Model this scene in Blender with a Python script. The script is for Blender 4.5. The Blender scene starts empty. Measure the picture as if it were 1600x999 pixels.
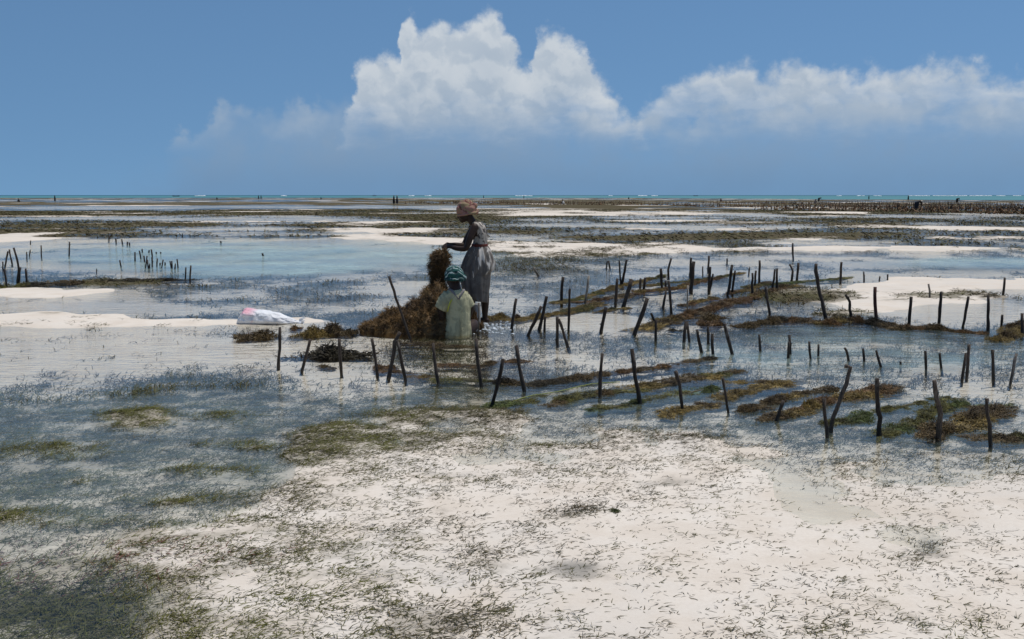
import bpy, bmesh, math, random
import numpy as np
from mathutils import Vector, Matrix

random.seed(7)
rng = np.random.default_rng(7)
scene = bpy.context.scene
col = scene.collection

# ------------------------------------------------------------------ camera
F_PX = 1556.0            # focal length in photo pixels (1600 wide)
CAM_H = 1.70
HORIZON = 305.0
PITCH = math.atan((499.5 - HORIZON) / F_PX)
cam_data = bpy.data.cameras.new("camera")
cam_data.sensor_width = 36.0
cam_data.lens = 36.0 * F_PX / 1600.0
cam_data.clip_start = 0.05
cam_data.clip_end = 60000.0
cam = bpy.data.objects.new("camera", cam_data)
col.objects.link(cam)
cam.location = (0, 0, CAM_H)
cam.rotation_euler = (math.pi / 2 - PITCH, 0, 0)
scene.camera = cam

# ------------------------------------------------------------------ view, sun, sky
scene.view_settings.view_transform = 'Standard'
scene.view_settings.look = 'None'
scene.view_settings.exposure = 0.0
scene.view_settings.gamma = 1.0
SUN_EL = math.radians(74)
SUN_AZ = math.atan2(0.85, 0.35)          # from +Y, clockwise
sun_dir = Vector((math.sin(SUN_AZ) * math.cos(SUN_EL), math.cos(SUN_AZ) * math.cos(SUN_EL), math.sin(SUN_EL)))
sd = bpy.data.lights.new("sun", 'SUN')
sd.energy = 3.6
sd.angle = math.radians(0.53)
sd.color = (1.0, 0.955, 0.89)
sun = bpy.data.objects.new("sun", sd)
col.objects.link(sun)
sun.rotation_euler = (-sun_dir).to_track_quat('-Z', 'Y').to_euler()
sun.location = (0, 0, 50)


def px_dir(u, v):
    dx, dy = (u - 800.0) / F_PX, (499.5 - v) / F_PX
    c, s = math.cos(PITCH), math.sin(PITCH)
    return Vector((dx, c + dy * s, -s + dy * c))


def at(u, v, z=0.0):
    """point of the plane z seen at photo pixel (u, v)"""
    d = px_dir(u, v)
    t = (z - CAM_H) / d.z
    return Vector((d.x * t, d.y * t, z))


def at_depth(u, v, y):
    """point seen at photo pixel (u, v) at world depth y"""
    d = px_dir(u, v)
    t = y / d.y
    return Vector((d.x * t, y, CAM_H + d.z * t))


# ---- node helpers
class NT:
    def __init__(self, tree):
        self.t = tree

    def n(self, kind, **kw):
        nd = self.t.nodes.new(kind)
        for k, v in kw.items():
            setattr(nd, k, v)
        return nd

    def link(self, a, b):
        self.t.links.new(a, b)

    def put(self, sock, val):
        if hasattr(val, 'is_output'):
            self.link(val, sock)
        else:
            sock.default_value = val

    def math(self, op, a, b=None, c=None, clamp=False):
        nd = self.n('ShaderNodeMath', operation=op, use_clamp=clamp)
        self.put(nd.inputs[0], a)
        if b is not None:
            self.put(nd.inputs[1], b)
        if c is not None:
            self.put(nd.inputs[2], c)
        return nd.outputs[0]

    def mix(self, f, a, b, blend='MIX'):
        nd = self.n('ShaderNodeMix', data_type='RGBA', blend_type=blend)
        self.put(nd.inputs[0], f)
        self.put(nd.inputs[6], a)
        self.put(nd.inputs[7], b)
        return nd.outputs[2]

    def mapr(self, v, a, b, c=0.0, d=1.0, smooth=True):
        nd = self.n('ShaderNodeMapRange', interpolation_type='SMOOTHSTEP' if smooth else 'LINEAR')
        for i, x in enumerate((v, a, b, c, d)):
            self.put(nd.inputs[i], x)
        return nd.outputs[0]

    def noise(self, vec, scale, detail=4.0, rough=0.55, dist=0.0, out=0):
        nd = self.n('ShaderNodeTexNoise')
        if vec is not None:
            self.link(vec, nd.inputs['Vector'])
        nd.inputs['Scale'].default_value = scale
        nd.inputs['Detail'].default_value = detail
        nd.inputs['Roughness'].default_value = rough
        nd.inputs['Distortion'].default_value = dist
        return nd.outputs[out]

    def mapping(self, vec, scale=(1, 1, 1), rot=(0, 0, 0), loc=(0, 0, 0)):
        nd = self.n('ShaderNodeMapping')
        self.link(vec, nd.inputs[0])
        nd.inputs['Location'].default_value = loc
        nd.inputs['Rotation'].default_value = rot
        nd.inputs['Scale'].default_value = scale
        return nd.outputs[0]

    def attr(self, name, out='Fac'):
        nd = self.n('ShaderNodeAttribute', attribute_name=name)
        return nd.outputs[out]

    def bump(self, h, strength=0.5, dist=0.02, normal=None):
        nd = self.n('ShaderNodeBump')
        self.put(nd.inputs['Height'], h)
        nd.inputs['Strength'].default_value = strength
        nd.inputs['Distance'].default_value = dist
        if normal is not None:
            self.link(normal, nd.inputs['Normal'])
        return nd.outputs[0]


def new_mat(name):
    m = bpy.data.materials.new(name)
    m.use_nodes = True
    m.node_tree.nodes.clear()
    t = NT(m.node_tree)
    out = t.n('ShaderNodeOutputMaterial')
    return m, t, out


def bsdf(t, out, color, rough=0.8, spec=0.3, normal=None, **kw):
    b = t.n('ShaderNodeBsdfPrincipled')
    t.put(b.inputs['Base Color'], color)
    t.put(b.inputs['Roughness'], rough)
    b.inputs['Specular IOR Level'].default_value = spec
    if normal is not None:
        t.link(normal, b.inputs['Normal'])
    for k, v in kw.items():
        t.put(b.inputs[k.replace('_', ' ')], v)
    t.link(b.outputs[0], out.inputs[0])
    return b


# ---- the sky: Nishita for the clear air, a bank of cumulus laid over it by direction
world = bpy.data.worlds.new("World")
scene.world = world
world.use_nodes = True
world.node_tree.nodes.clear()
W = NT(world.node_tree)
wout = W.n('ShaderNodeOutputWorld')
bg = W.n('ShaderNodeBackground')
bg.inputs['Strength'].default_value = 0.1
W.link(bg.outputs[0], wout.inputs[0])
tc = W.n('ShaderNodeTexCoord')
gen = tc.outputs['Generated']
sep = W.n('ShaderNodeSeparateXYZ')
W.link(gen, sep.inputs[0])
sky = W.n('ShaderNodeTexSky', sky_type='NISHITA', sun_disc=False, sun_elevation=SUN_EL, sun_rotation=SUN_AZ)
sky.air_density = 1.0
sky.dust_density = 0.3
sky.ozone_density = 1.6
# lift the lookup away from the white band at the very horizon: the tropical sky stays blue down to the sea
zz = W.math('MULTIPLY_ADD', W.math('MAXIMUM', sep.outputs[2], 0.0), 0.78, 0.22)
cmb = W.n('ShaderNodeCombineXYZ')
W.link(sep.outputs[0], cmb.inputs[0])
W.link(sep.outputs[1], cmb.inputs[1])
W.link(zz, cmb.inputs[2])
nrm = W.n('ShaderNodeVectorMath', operation='NORMALIZE')
W.link(cmb.outputs[0], nrm.inputs[0])
W.link(nrm.outputs[0], sky.inputs[0])
sky_col = W.mix(1.0, sky.outputs[0], (0.69, 0.885, 0.97, 1), 'MULTIPLY')

azim = W.math('ARCTAN2', sep.outputs[0], sep.outputs[1])         # radians, 0 straight ahead
elev = W.math('ARCSINE', sep.outputs[2])
azn = W.math('MULTIPLY', azim, 1.0)


def dir_ae(u, v):
    d = px_dir(u, v).normalized()
    return math.atan2(d.x, d.y), math.asin(d.z)


def sky_curve(pts, ymax, az_sock):
    """float curve az -> elevation, az in -0.6..0.6 mapped to 0..1"""
    nd = W.n('ShaderNodeFloatCurve')
    c = nd.mapping.curves[0]
    P = sorted(pts)
    xs = [((a + 0.6) / 1.2, e / ymax) for a, e in P]
    xs = [(0.0, xs[0][1])] + xs + [(1.0, xs[-1][1])]
    while len(c.points) < len(xs):
        c.points.new(0.5, 0.5)
    for p, (x, y) in zip(c.points, xs):
        p.location = (x, y)
        p.handle_type = 'AUTO_CLAMPED'
    nd.mapping.update()
    W.link(W.math('MULTIPLY_ADD', az_sock, 1 / 1.2, 0.5, clamp=True), nd.inputs['Value'])
    return W.math('MULTIPLY', nd.outputs[0], ymax)


# turbulence that ruffles the outlines
wc = W.n('ShaderNodeCombineXYZ')
W.link(azim, wc.inputs[0])
W.link(elev, wc.inputs[1])
ae = wc.outputs[0]
n_big = W.noise(ae, 26.0, 6.0, 0.6)
n_fine = W.noise(ae, 70.0, 5.0, 0.62)
n_wx = W.noise(W.mapping(ae, loc=(3.1, 1.7, 0)), 30.0, 5.0, 0.6)
az_w = W.math('ADD', azim, W.math('MULTIPLY', W.math('SUBTRACT', n_wx, 0.5), 0.030))
EMAX = 0.25
main_px = [(-400, 330), (500, 330), (520, 240), (535, 190), (548, 150), (556, 105), (575, 85), (610, 82), (628, 75), (634, 10), (645, 14), (668, 40),
           (690, 30), (720, 40), (755, 12), (785, 28), (805, 75), (826, 92), (832, 60), (855, 45), (885, 48),
           (912, 68), (922, 95), (945, 120), (965, 145), (985, 172), (1002, 192), (1025, 240), (1060, 330), (2000, 330)]
right_px = [(-400, 330), (900, 330), (985, 215), (1010, 160), (1045, 130), (1080, 112), (1130, 95), (1170, 98), (1205, 108),
            (1222, 92), (1240, 86), (1270, 95), (1300, 100), (1345, 113), (1370, 100), (1420, 100), (1470, 92),
            (1505, 85), (1535, 98), (1562, 108), (1600, 118), (1700, 128), (2000, 150)]
low_px = [(-400, 315), (100, 290), (200, 262), (262, 222), (315, 185), (345, 155), (365, 150), (400, 165), (470, 150), (560, 140),
          (800, 150), (1000, 175), (1200, 150), (1600, 140), (2000, 160)]
tops = {}
for nm, pp in (('main', main_px), ('right', right_px), ('low', low_px)):
    tops[nm] = sky_curve([(dir_ae(u, v)[0], max(0.0, dir_ae(u, v)[1])) for u, v in pp], EMAX, az_w)
def lobes(scale, loc, vec=None):
    nd = W.n('ShaderNodeTexVoronoi', feature='F1', voronoi_dimensions='2D')
    W.link(W.mapping(vec or ae_warp, loc=loc), nd.inputs['Vector'])
    nd.inputs['Scale'].default_value = scale
    return W.math('SUBTRACT', 0.55, nd.outputs['Distance'])


wn3 = W.n('ShaderNodeTexNoise')
W.link(ae, wn3.inputs['Vector'])
wn3.inputs['Scale'].default_value = 45.0
wn3.inputs['Detail'].default_value = 4.0
vsub = W.n('ShaderNodeVectorMath', operation='MULTIPLY_ADD')
W.link(wn3.outputs['Color'], vsub.inputs[0])
vsub.inputs[1].default_value = (0.022, 0.022, 0)
W.link(ae, vsub.inputs[2])
ae_warp = vsub.outputs[0]
lob1 = lobes(34.0, (0.2, 0.1, 0))
lob2 = lobes(85.0, (0.7, 0.4, 0))
ruffle = W.math('ADD', W.math('MULTIPLY', W.math('SUBTRACT', n_big, 0.5), 0.022),
                W.math('MULTIPLY', W.math('SUBTRACT', n_fine, 0.5), 0.026))
ruffle = W.math('ADD', ruffle, W.math('MULTIPLY_ADD', lob1, 0.014, W.math('MULTIPLY_ADD', lob2, 0.007, -0.004)))
CL = {}
for nm in tops:
    CL[nm] = W.math('ADD', W.math('SUBTRACT', tops[nm], elev), ruffle)     # angle below the cloud's top
cover_main = W.mapr(CL['main'], -0.004, 0.015)
cover_right = W.mapr(CL['right'], -0.005, 0.017)
cover_low = W.mapr(CL['low'], -0.005, 0.075)
# the base of the cumulus is level and fades into the grey-blue shade under it
base_n = W.math('MULTIPLY', W.math('SUBTRACT', W.noise(W.mapping(ae, scale=(0.6, 1.6, 1)), 22.0, 5.0, 0.6), 0.5), 0.07)
above_main = W.mapr(W.math('ADD', elev, base_n), dir_ae(800, 236)[1], dir_ae(800, 135)[1], 0.0, 1.0)
above_right = W.mapr(W.math('ADD', elev, base_n), dir_ae(1300, 225)[1], dir_ae(1300, 118)[1], 0.0, 1.0)
billow = W.noise(W.mapping(ae, scale=(1, 1.15, 1), loc=(0.4, 0.2, 0)), 48.0, 6.0, 0.62)
billow2 = W.noise(W.mapping(ae, loc=(1.4, 0.7, 0)), 17.0, 3.0, 0.5)


def height_at(dx, dy):
    v_ = W.mapping(ae_warp, loc=(dx, dy, 0))
    return W.math('ADD', W.noise(v_, 30.0, 5.0, 0.6), W.math('MULTIPLY', lobes(34.0, (0.2, 0.1, 0), v_), 0.55))


relief = W.math('SUBTRACT', height_at(0, 0), height_at(0.003, 0.007))
lit = W.math('ADD', W.mapr(relief, -0.16, 0.16, 0.0, 0.7), W.mapr(billow2, 0.3, 0.72, 0.0, 0.3))
edge_main = W.mapr(CL['main'], 0.09, 0.004)
edge_right = W.mapr(CL['right'], 0.05, 0.004)
CLOUD_HI = (6.1, 6.55, 7.0, 1)
CLOUD_MID = (3.5, 4.35, 5.4, 1)
CLOUD_BASE = (2.75, 3.65, 4.85, 1)
shade_low = W.mix(W.mapr(elev, 0.0, 0.09), (1.6, 2.85, 4.6, 1), CLOUD_BASE)
c_sky = W.mix(W.math('MULTIPLY', cover_low, W.mapr(billow2, 0.15, 0.75, 0.70, 1.0)), sky_col, shade_low)
lowpuff = W.math('MULTIPLY', W.math('MULTIPLY', W.mapr(CL['low'], 0.0, 0.014), W.mapr(CL['low'], 0.05, 0.012)), W.math('MULTIPLY', W.mapr(elev, 0.035, 0.065), W.mapr(billow2, 0.36, 0.6, 0.08, 0.7)))
c_sky = W.mix(lowpuff, c_sky, CLOUD_MID)
body_m = W.mix(W.math('MULTIPLY_ADD', edge_main, 0.40, W.math('MULTIPLY', lit, 0.62), clamp=True), CLOUD_MID, CLOUD_HI)
body_r = W.mix(W.math('MULTIPLY_ADD', edge_right, 0.35, W.math('MULTIPLY', lit, 0.58), clamp=True), CLOUD_MID, CLOUD_HI)
c_sky = W.mix(W.math('MULTIPLY', cover_right, W.math('MULTIPLY', above_right, 0.95)), c_sky, body_r)
c_sky = W.mix(W.math('MULTIPLY', cover_main, W.math('MULTIPLY', above_main, 0.97)), c_sky, body_m)
W.link(c_sky, bg.inputs['Color'])

# ------------------------------------------------------------------ tagging and mesh helpers


def tag(o, label=None, cat=None, group=None, kind=None):
    if label:
        o['label'] = label
    if cat:
        o['category'] = cat
    if group:
        o['group'] = group
    if kind:
        o['kind'] = kind
    return o


def link(name, data, parent=None):
    o = bpy.data.objects.new(name, data)
    col.objects.link(o)
    if parent is not None:
        o.parent = parent
    return o


def empty(name, loc):
    o = bpy.data.objects.new(name, None)
    o.empty_display_size = 0.1
    col.objects.link(o)
    o.location = loc
    return o


def np_mesh(name, verts, faces, mat=None, smooth=True, attrs=None):
    """faces: (n,3) or (n,4) int array"""
    me = bpy.data.meshes.new(name)
    verts = np.asarray(verts, dtype=np.float32)
    faces = np.asarray(faces, dtype=np.int32)
    k = faces.shape[1]
    me.vertices.add(len(verts))
    me.vertices.foreach_set('co', verts.ravel())
    me.loops.add(faces.size)
    me.loops.foreach_set('vertex_index', faces.ravel())
    me.polygons.add(len(faces))
    me.polygons.foreach_set('loop_start', np.arange(0, faces.size, k, dtype=np.int32))
    me.polygons.foreach_set('loop_total', np.full(len(faces), k, dtype=np.int32))
    me.polygons.foreach_set('use_smooth', np.full(len(faces), smooth, dtype=bool))
    me.update(calc_edges=True)
    me.validate()
    if attrs:
        for an, av in attrs.items():
            av = np.asarray(av, dtype=np.float32)
            if av.ndim == 1:
                a = me.attributes.new(an, 'FLOAT', 'POINT')
                a.data.foreach_set('value', av)
            else:
                a = me.attributes.new(an, 'FLOAT_COLOR', 'POINT')
                a.data.foreach_set('color', np.hstack([av, np.ones((len(av), 1), np.float32)]).ravel())
    if mat:
        me.materials.append(mat)
    return me


def tube(pts, radii, sides=8, caps=True, wob=0.0, seed=0):
    """verts, faces of a tube along pts (list of Vector); caps are triangle fans kept as quads"""
    pts = [Vector(p) for p in pts]
    r = random.Random(seed)
    V, Fc = [], []
    up = Vector((0.31, 0.17, 0.93)).normalized()
    N = len(pts)
    prev = None
    for i, p in enumerate(pts):
        t = (pts[min(i + 1, N - 1)] - pts[max(i - 1, 0)]).normalized()
        if prev is None:
            a = t.cross(Vector((0, 1, 0.2)))
            if a.length < 1e-4:
                a = t.cross(Vector((1, 0, 0)))
            a.normalize()
        else:
            a = (prev - t * prev.dot(t)).normalized()
        prev = a
        b = t.cross(a)
        for k in range(sides):
            th = 2 * math.pi * k / sides
            rr = radii[i] * (1 + wob * (r.random() - 0.5) * 2)
            V.append(p + a * (math.cos(th) * rr) + b * (math.sin(th) * rr))
    for i in range(N - 1):
        for k in range(sides):
            k2 = (k + 1) % sides
            Fc.append((i * sides + k, i * sides + k2, (i + 1) * sides + k2, (i + 1) * sides + k))
    if caps:
        for i, p in ((0, pts[0]), (N - 1, pts[-1])):
            c = len(V)
            V.append(p)
            for k in range(0, sides, 2):
                Fc.append((c, i * sides + k, i * sides + (k + 1) % sides, i * sides + (k + 2) % sides) if i else
                          (c, i * sides + (k + 2) % sides, i * sides + (k + 1) % sides, i * sides + k))
    return [tuple(v) for v in V], Fc


class Geo:
    """gathers pieces into one mesh"""

    def __init__(self):
        self.v, self.f = [], []

    def add(self, vf):
        o = len(self.v)
        self.v += [tuple(p) for p in vf[0]]
        self.f += [tuple(i + o for i in f) for f in vf[1]]
        return self

    def mesh(self, name, mat=None, smooth=True):
        me = bpy.data.meshes.new(name)
        me.from_pydata(self.v, [], self.f)
        me.update()
        if smooth:
            me.polygons.foreach_set('use_smooth', [True] * len(me.polygons))
        if mat:
            me.materials.append(mat)
        return me


def ellipsoid(c, rad, axes=None, nu=16, nv=10):
    """axes: three unit vectors; closed"""
    c = Vector(c)
    A = axes or (Vector((1, 0, 0)), Vector((0, 1, 0)), Vector((0, 0, 1)))
    V, Fc = [], []
    for j in range(1, nv):
        ph = math.pi * j / nv
        for i in range(nu):
            th = 2 * math.pi * i / nu
            V.append(c + A[0] * (rad[0] * math.sin(ph) * math.cos(th)) + A[1] * (rad[1] * math.sin(ph) * math.sin(th)) + A[2] * (rad[2] * math.cos(ph)))
    top = len(V)
    V.append(c + A[2] * rad[2])
    V.append(c - A[2] * rad[2])
    for j in range(nv - 2):
        for i in range(nu):
            i2 = (i + 1) % nu
            Fc.append((j * nu + i, (j + 1) * nu + i, (j + 1) * nu + i2, j * nu + i2))
    for i in range(nu):
        i2 = (i + 1) % nu
        Fc.append((top, i, i2))
        Fc.append((top + 1, (nv - 2) * nu + i2, (nv - 2) * nu + i))
    return V, Fc


# ---- smooth gradient noise in numpy
_perm = rng.permutation(4096)
_gx = np.cos(np.linspace(0, 2 * np.pi, 4096, endpoint=False))[rng.permutation(4096)]
_gy = np.sqrt(1 - _gx ** 2) * np.where(rng.random(4096) < 0.5, -1, 1)


def gnoise(x, y, seed=0):
    x = np.asarray(x, float) + seed * 17.137
    y = np.asarray(y, float) - seed * 9.713
    xi = np.floor(x).astype(np.int64)
    yi = np.floor(y).astype(np.int64)
    xf, yf = x - xi, y - yi

    def g(ix, iy, dx, dy):
        h = _perm[(_perm[ix & 4095] + iy * 7) & 4095]
        return _gx[h] * dx + _gy[h] * dy
    sx = xf * xf * xf * (xf * (xf * 6 - 15) + 10)
    sy = yf * yf * yf * (yf * (yf * 6 - 15) + 10)
    a = g(xi, yi, xf, yf)
    b = g(xi + 1, yi, xf - 1, yf)
    c = g(xi, yi + 1, xf, yf - 1)
    d = g(xi + 1, yi + 1, xf - 1, yf - 1)
    return ((a + (b - a) * sx) + ((c + (d - c) * sx) - (a + (b - a) * sx)) * sy) * 1.5


def fbm(x, y, octv=4, seed=0, gain=0.5):
    s, amp, tot = 0.0, 1.0, 0.0
    for o in range(octv):
        s = s + amp * gnoise(x * 2 ** o, y * 2 ** o, seed + o * 3)
        tot += amp
        amp *= gain
    return s / tot * 1.3


def sst(a, b, x):
    t = np.clip((x - a) / (b - a), 0, 1)
    return t * t * (3 - 2 * t)


# ------------------------------------------------------------------ the map of the tidal flat
def to_px(x, y, z=0.0):
    c, s = math.cos(PITCH), math.sin(PITCH)
    dz = z - CAM_H
    dep = y * c - dz * s
    up = y * s + dz * c
    dep = np.maximum(dep, 0.05)
    return 800 + F_PX * x / dep, 499.5 - F_PX * up / dep


def ell(u, v, cu, cv, ru, rv, soft=0.35):
    r = np.sqrt(((u - cu) / ru) ** 2 + ((v - cv) / rv) ** 2)
    return 1 - sst(1 - soft, 1 + soft, r)


def sea_edge(az):
    """distance at which the flat gives way to the lagoon"""
    return np.interp(az, [-0.6, -0.2, 0.1, 0.3, 0.5, 0.7], [640, 640, 600, 430, 370, 360])


def lerp(a, b, t):
    return a + (b - a) * t


def flat_map(x, y):
    """height above the water (m), seagrass cover, silt, milkiness of the water, greenness"""
    r = np.sqrt(x * x + y * y)
    az = np.arctan2(x, y)
    wa = 0.05 * r
    k = 1.0 / np.maximum(r * 0.16, 0.5)
    wx = x + wa * fbm(x * 0.55, y * 0.55, 3, 11) * np.clip(6 / r, 0.15, 1)
    wy = y + wa * fbm(x * 0.55, y * 0.55, 3, 23)
    u, v = to_px(wx, wy)
    u = np.where(y > 0.3, u, 800 + x * 400)
    v = np.where(y > 0.3, v, 1400)
    # far patches of sand, weed and standing water
    n1 = fbm(x / 13, y / 16, 4, 1) + 0.5 * fbm(x / 40, y / 45, 3, 5)
    n2 = fbm(x / 9, y / 13, 4, 8)
    h_far = 0.040 * n1 - 0.010 + 0.018 * sst(350, 325, v)
    n5 = fbm(x / 50, y / 150, 4, 61)
    vf = sst(338, 322, v)
    h_far = h_far + vf * (0.035 * n5 - 0.004)
    w_far = np.clip(1.15 - np.abs(n1 - 0.05) * 1.7 + 0.9 * n2 + 0.45 * vf + 0.9 * vf * n5, 0, 1) * (1 - 0.8 * sst(0.34, 0.46, n1))
    far = sst(398, 376, v)
    # mid water
    n3 = fbm(x / 1.6, y / 1.9, 4, 13)
    n4 = fbm(x / 0.5, y / 0.6, 4, 31)
    h = -0.075 + 0.02 * n3 + 0 * x
    w = np.clip(0.55 + 0.75 * n3 + 0.3 * n4, 0, 1)
    h = lerp(h, h_far, far)
    w = lerp(w, w_far, far)
    mud = np.zeros_like(x)
    milk = np.zeros_like(x)
    green = np.clip(0.35 + 0.5 * fbm(x / 0.9, y / 0.9, 3, 41), 0, 1)

    def setv(m, hh=None, ww=None):
        nonlocal h, w
        if hh is not None:
            h = lerp(h, hh, m)
        if ww is not None:
            w = lerp(w, ww, m)
    # --- explicit far features
    for cu, cv, ru, rv in ((930, 333, 250, 6.5), (800, 327, 130, 2.2), (1230, 324.5, 120, 2.0), (640, 349, 90, 2.5), (1180, 348, 90, 3),
                           (1400, 354, 120, 3), (1080, 358, 150, 3.5), (150, 353, 120, 2.6), (320, 347, 90, 2), (120, 338, 120, 1.8), (420, 331, 80, 1.6),
                           (60, 360, 90, 3.5), (1530, 372, 90, 3), (560, 358, 120, 2.6)):
        setv(ell(u, v, cu, cv, ru * 0.9, rv * 0.58, 0.8) * np.clip(0.85 + 1.2 * n2, 0, 1), 0.026 + 0.035 * n2, np.clip(0.17 + 0.9 * n2, 0, 1))
    for cu, cv, ru, rv in ((350, 342, 420, 3.4), (900, 352, 140, 3.2), (1120, 341, 190, 3.0), (520, 323, 260, 2.6), (420, 365, 150, 3), (960, 364, 130, 3.5), (1300, 377, 130, 2.6),
                           (1420, 340, 160, 2.0), (150, 325, 160, 3)):
        setv(ell(u, v, cu, cv, ru, rv, 0.5), -0.03, 0.35)
    for cu, cv, ru, rv in ((250, 318, 420, 2.2), (900, 315, 420, 1.6), (620, 320, 250, 2.4), (1400, 321, 300, 2.5), (200, 334, 260, 2.2), (1350, 342, 260, 2.0), (300, 351, 360, 2.6), (480, 336, 280, 3.2), (700, 342, 140, 3), (1330, 350, 190, 3.2), (760, 363, 140, 3.6), (1280, 366, 260, 3.6), (200, 362, 260, 3.0), (1000, 371, 180, 4)):
        setv(ell(u, v, cu, cv, ru, rv, 0.7) * np.clip(1.0 + 1.1 * n2, 0, 1), 0.006 + 0.012 * n2, np.clip(0.85 + 0.6 * n2, 0, 1))
    # weedy flat right behind the standing figure
    setv(ell(u, v, 960, 397, 260, 11, 0.5), 0.006, 0.62 + 0.5 * n3)
    setv(ell(u, v, 900, 415, 200, 12, 0.5), -0.012, 0.8 + 0.3 * n3)
    # sand bars in the middle distance
    setv(ell(u, v, 620, 379, 150, 8.5, 0.4), 0.036 + 0.02 * n3, np.clip(0.16 + 0.5 * n3 + 0.4 * n4, 0, 1))
    setv(ell(u, v, 830, 386, 130, 8, 0.5), 0.035 + 0.02 * n3, np.clip(0.24 + 0.7 * n3 + 0.4 * n4, 0, 1))
    setv(ell(u, v, 990, 388, 110, 7, 0.4), 0.035, 0.40 + 0.7 * n3)
    setv(ell(u, v, 1330, 389, 300, 3.6, 0.6), 0.030 + 0.02 * n3, np.clip(0.08 + 0.5 * n3, 0, 1))
    setv(ell(u, v, 20, 378, 70, 6, 0.4), 0.03, 0.1)
    # pools
    m = ell(u, v, 330, 399, 400, 27, 0.25)
    setv(m, -0.09, np.clip(0.05 + 0.9 * n3, 0, 0.55))
    milk = np.maximum(milk, 1.1 * ell(u, v, 400, 402, 320, 22, 0.5) * (0.8 + 0.6 * n3))
    milk = np.maximum(milk, 1.0 * ell(u, v, 410, 422, 170, 9, 0.5))
    milk = np.maximum(milk, 0.6 * ell(u, v, 610, 396, 160, 9, 0.5))
    m = ell(u, v, 1330, 414, 400, 20, 0.25)
    setv(m, -0.10, np.clip(0.30 + 0.8 * n3, 0, 0.8))
    milk = np.maximum(milk, 0.9 * ell(u, v, 1540, 411, 150, 8, 0.5))
    # blue water behind the women
    setv(ell(u, v, 520, 452, 330, 30, 0.4), -0.05, np.clip(0.5 + 0.9 * n3 + 0.4 * n4, 0, 1))
    # strip of the right field: dark wave shading painted as streaks of weed and milkiness
    m = ell(u, v, 1330, 553, 290, 34, 0.5)
    st = fbm(x / 1.1 - y / 3.0, y / 0.55, 3, 71)
    setv(m, -0.09, np.clip(0.42 + 0.7 * st + 0.3 * n3, 0, 0.85))
    milk = np.maximum(milk, 0.42 * m * np.clip(0.6 - 1.0 * st, 0, 1))
    setv(ell(u, v, 1330, 515, 300, 12, 0.4), -0.09, 0.8)
    # right sand spit with wet hollow
    setv(ell(u, v, 1415, 466, 140, 30, 0.4), 0.024 + 0.014 * n3 + 0.01 * n4, np.clip(0.10 + 0.35 * n3 + 0.3 * n4, 0, 1))
    setv(ell(u, v, 1560, 444, 190, 11, 0.5), 0.028 + 0.015 * n3, np.clip(0.06 + 0.3 * n4, 0, 1))
    setv(ell(u, v, 1510, 487, 130, 17, 0.3), -0.012, 0.03)
    setv(ell(u, v, 1490, 463, 95, 4, 0.5), 0.015, 0.85)
    setv(ell(u, v, 1245, 462, 80, 17, 0.5), 0.004, 0.85 + 0.4 * n3)
    setv(ell(u, v, 1320, 492, 60, 8, 0.5), 0.006, 0.8)
    # left bars
    setv(ell(u, v, 90, 507, 290, 17, 0.35), 0.028 + 0.012 * n4 + 0.010 * n3, np.clip(0.09 + 0.3 * n4 + 0.2 * n3, 0, 1))
    setv(ell(u, v, 30, 457, 155, 9, 0.5), 0.026 + 0.012 * n3, np.clip(0.06 + 0.3 * n4, 0, 1))
    setv(ell(u, v, 140, 443, 170, 3.5, 0.5), 0.012, 0.95)
    setv(ell(u, v, 150, 477, 190, 9, 0.4), -0.03, 0.1)
    setv(ell(u, v, 425, 503, 85, 9, 0.4), 0.012, 0.0)
    # thin clear water in front of the left bar
    setv(ell(u, v, 200, 548, 420, 32, 0.45), -0.026, np.clip(0.08 + 0.25 * n4, 0, 1))
    setv(ell(u, v, 560, 560, 200, 45, 0.5), -0.04, np.clip(0.16 + 0.4 * n4, 0, 1))
    setv(ell(u, v, 930, 503, 105, 17, 0.4), -0.02, 0.02)
    # denser weed under the water round the women and the heap
    setv(ell(u, v, 700, 560, 90, 50, 0.5), -0.06, np.clip(0.62 + 0.6 * n3, 0, 1))
    # --- foreground sand and its shore
    vb = np.interp(u, [-300, 0, 200, 380, 430, 455, 520, 700, 850, 1000, 1150, 1300, 1450, 1600, 1900],
                   [855, 845, 822, 805, 765, 702, 676, 662, 676, 690, 706, 725, 745, 745, 745])
    t = (v - vb) / 75 + 0.75 * n3 + 0.45 * n4
    fg = sst(-0.9, 0.7, t)
    wl = np.clip(np.interp(u, [0, 250, 450, 600, 800, 1100, 1600], [0.70, 0.70, 0.72, 0.64, 0.54, 0.48, 0.44]) + 0.36 * n3 + 0.18 * n4, 0, 1)
    near = sst(575, 640, v + 18 * n3)
    setv(near * (1 - fg), np.interp(u, [400, 800], [-0.026, -0.04]) + 0.018 * n3 + 0.012 * n4, wl)
    milk = np.maximum(milk, 0.09 * near * (1 - fg))
    green = np.clip(green + 0.30 * near * sst(900, 400, u), 0, 1)
    sp = np.interp(u, [0, 200, 420, 520, 700, 900, 1200, 1600], [0.60, 0.48, 0.37, 0.30, 0.22, 0.15, 0.115, 0.10])
    sp = sp + 0.22 * sst(900, 990, v) * np.interp(u, [0, 700, 1100, 1600], [1, 0.9, 0.45, 0.35]) + 0.20 * sst(760, 690, v) * np.interp(u, [450, 800, 1100], [1, 0.7, 0.15])
    sp = np.clip(sp * (1 + 0.9 * n3 + 0.6 * n4), 0.03, 1)
    setv(fg, 0.018 + 0.011 * n3 + 0.006 * n4, sp)
    # a wet sheet at the right of the foreground
    setv(ell(u, v, 1480, 800, 260, 60, 0.8), 0.007 + 0.014 * n3 + 0.010 * n4, 0.10)
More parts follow.
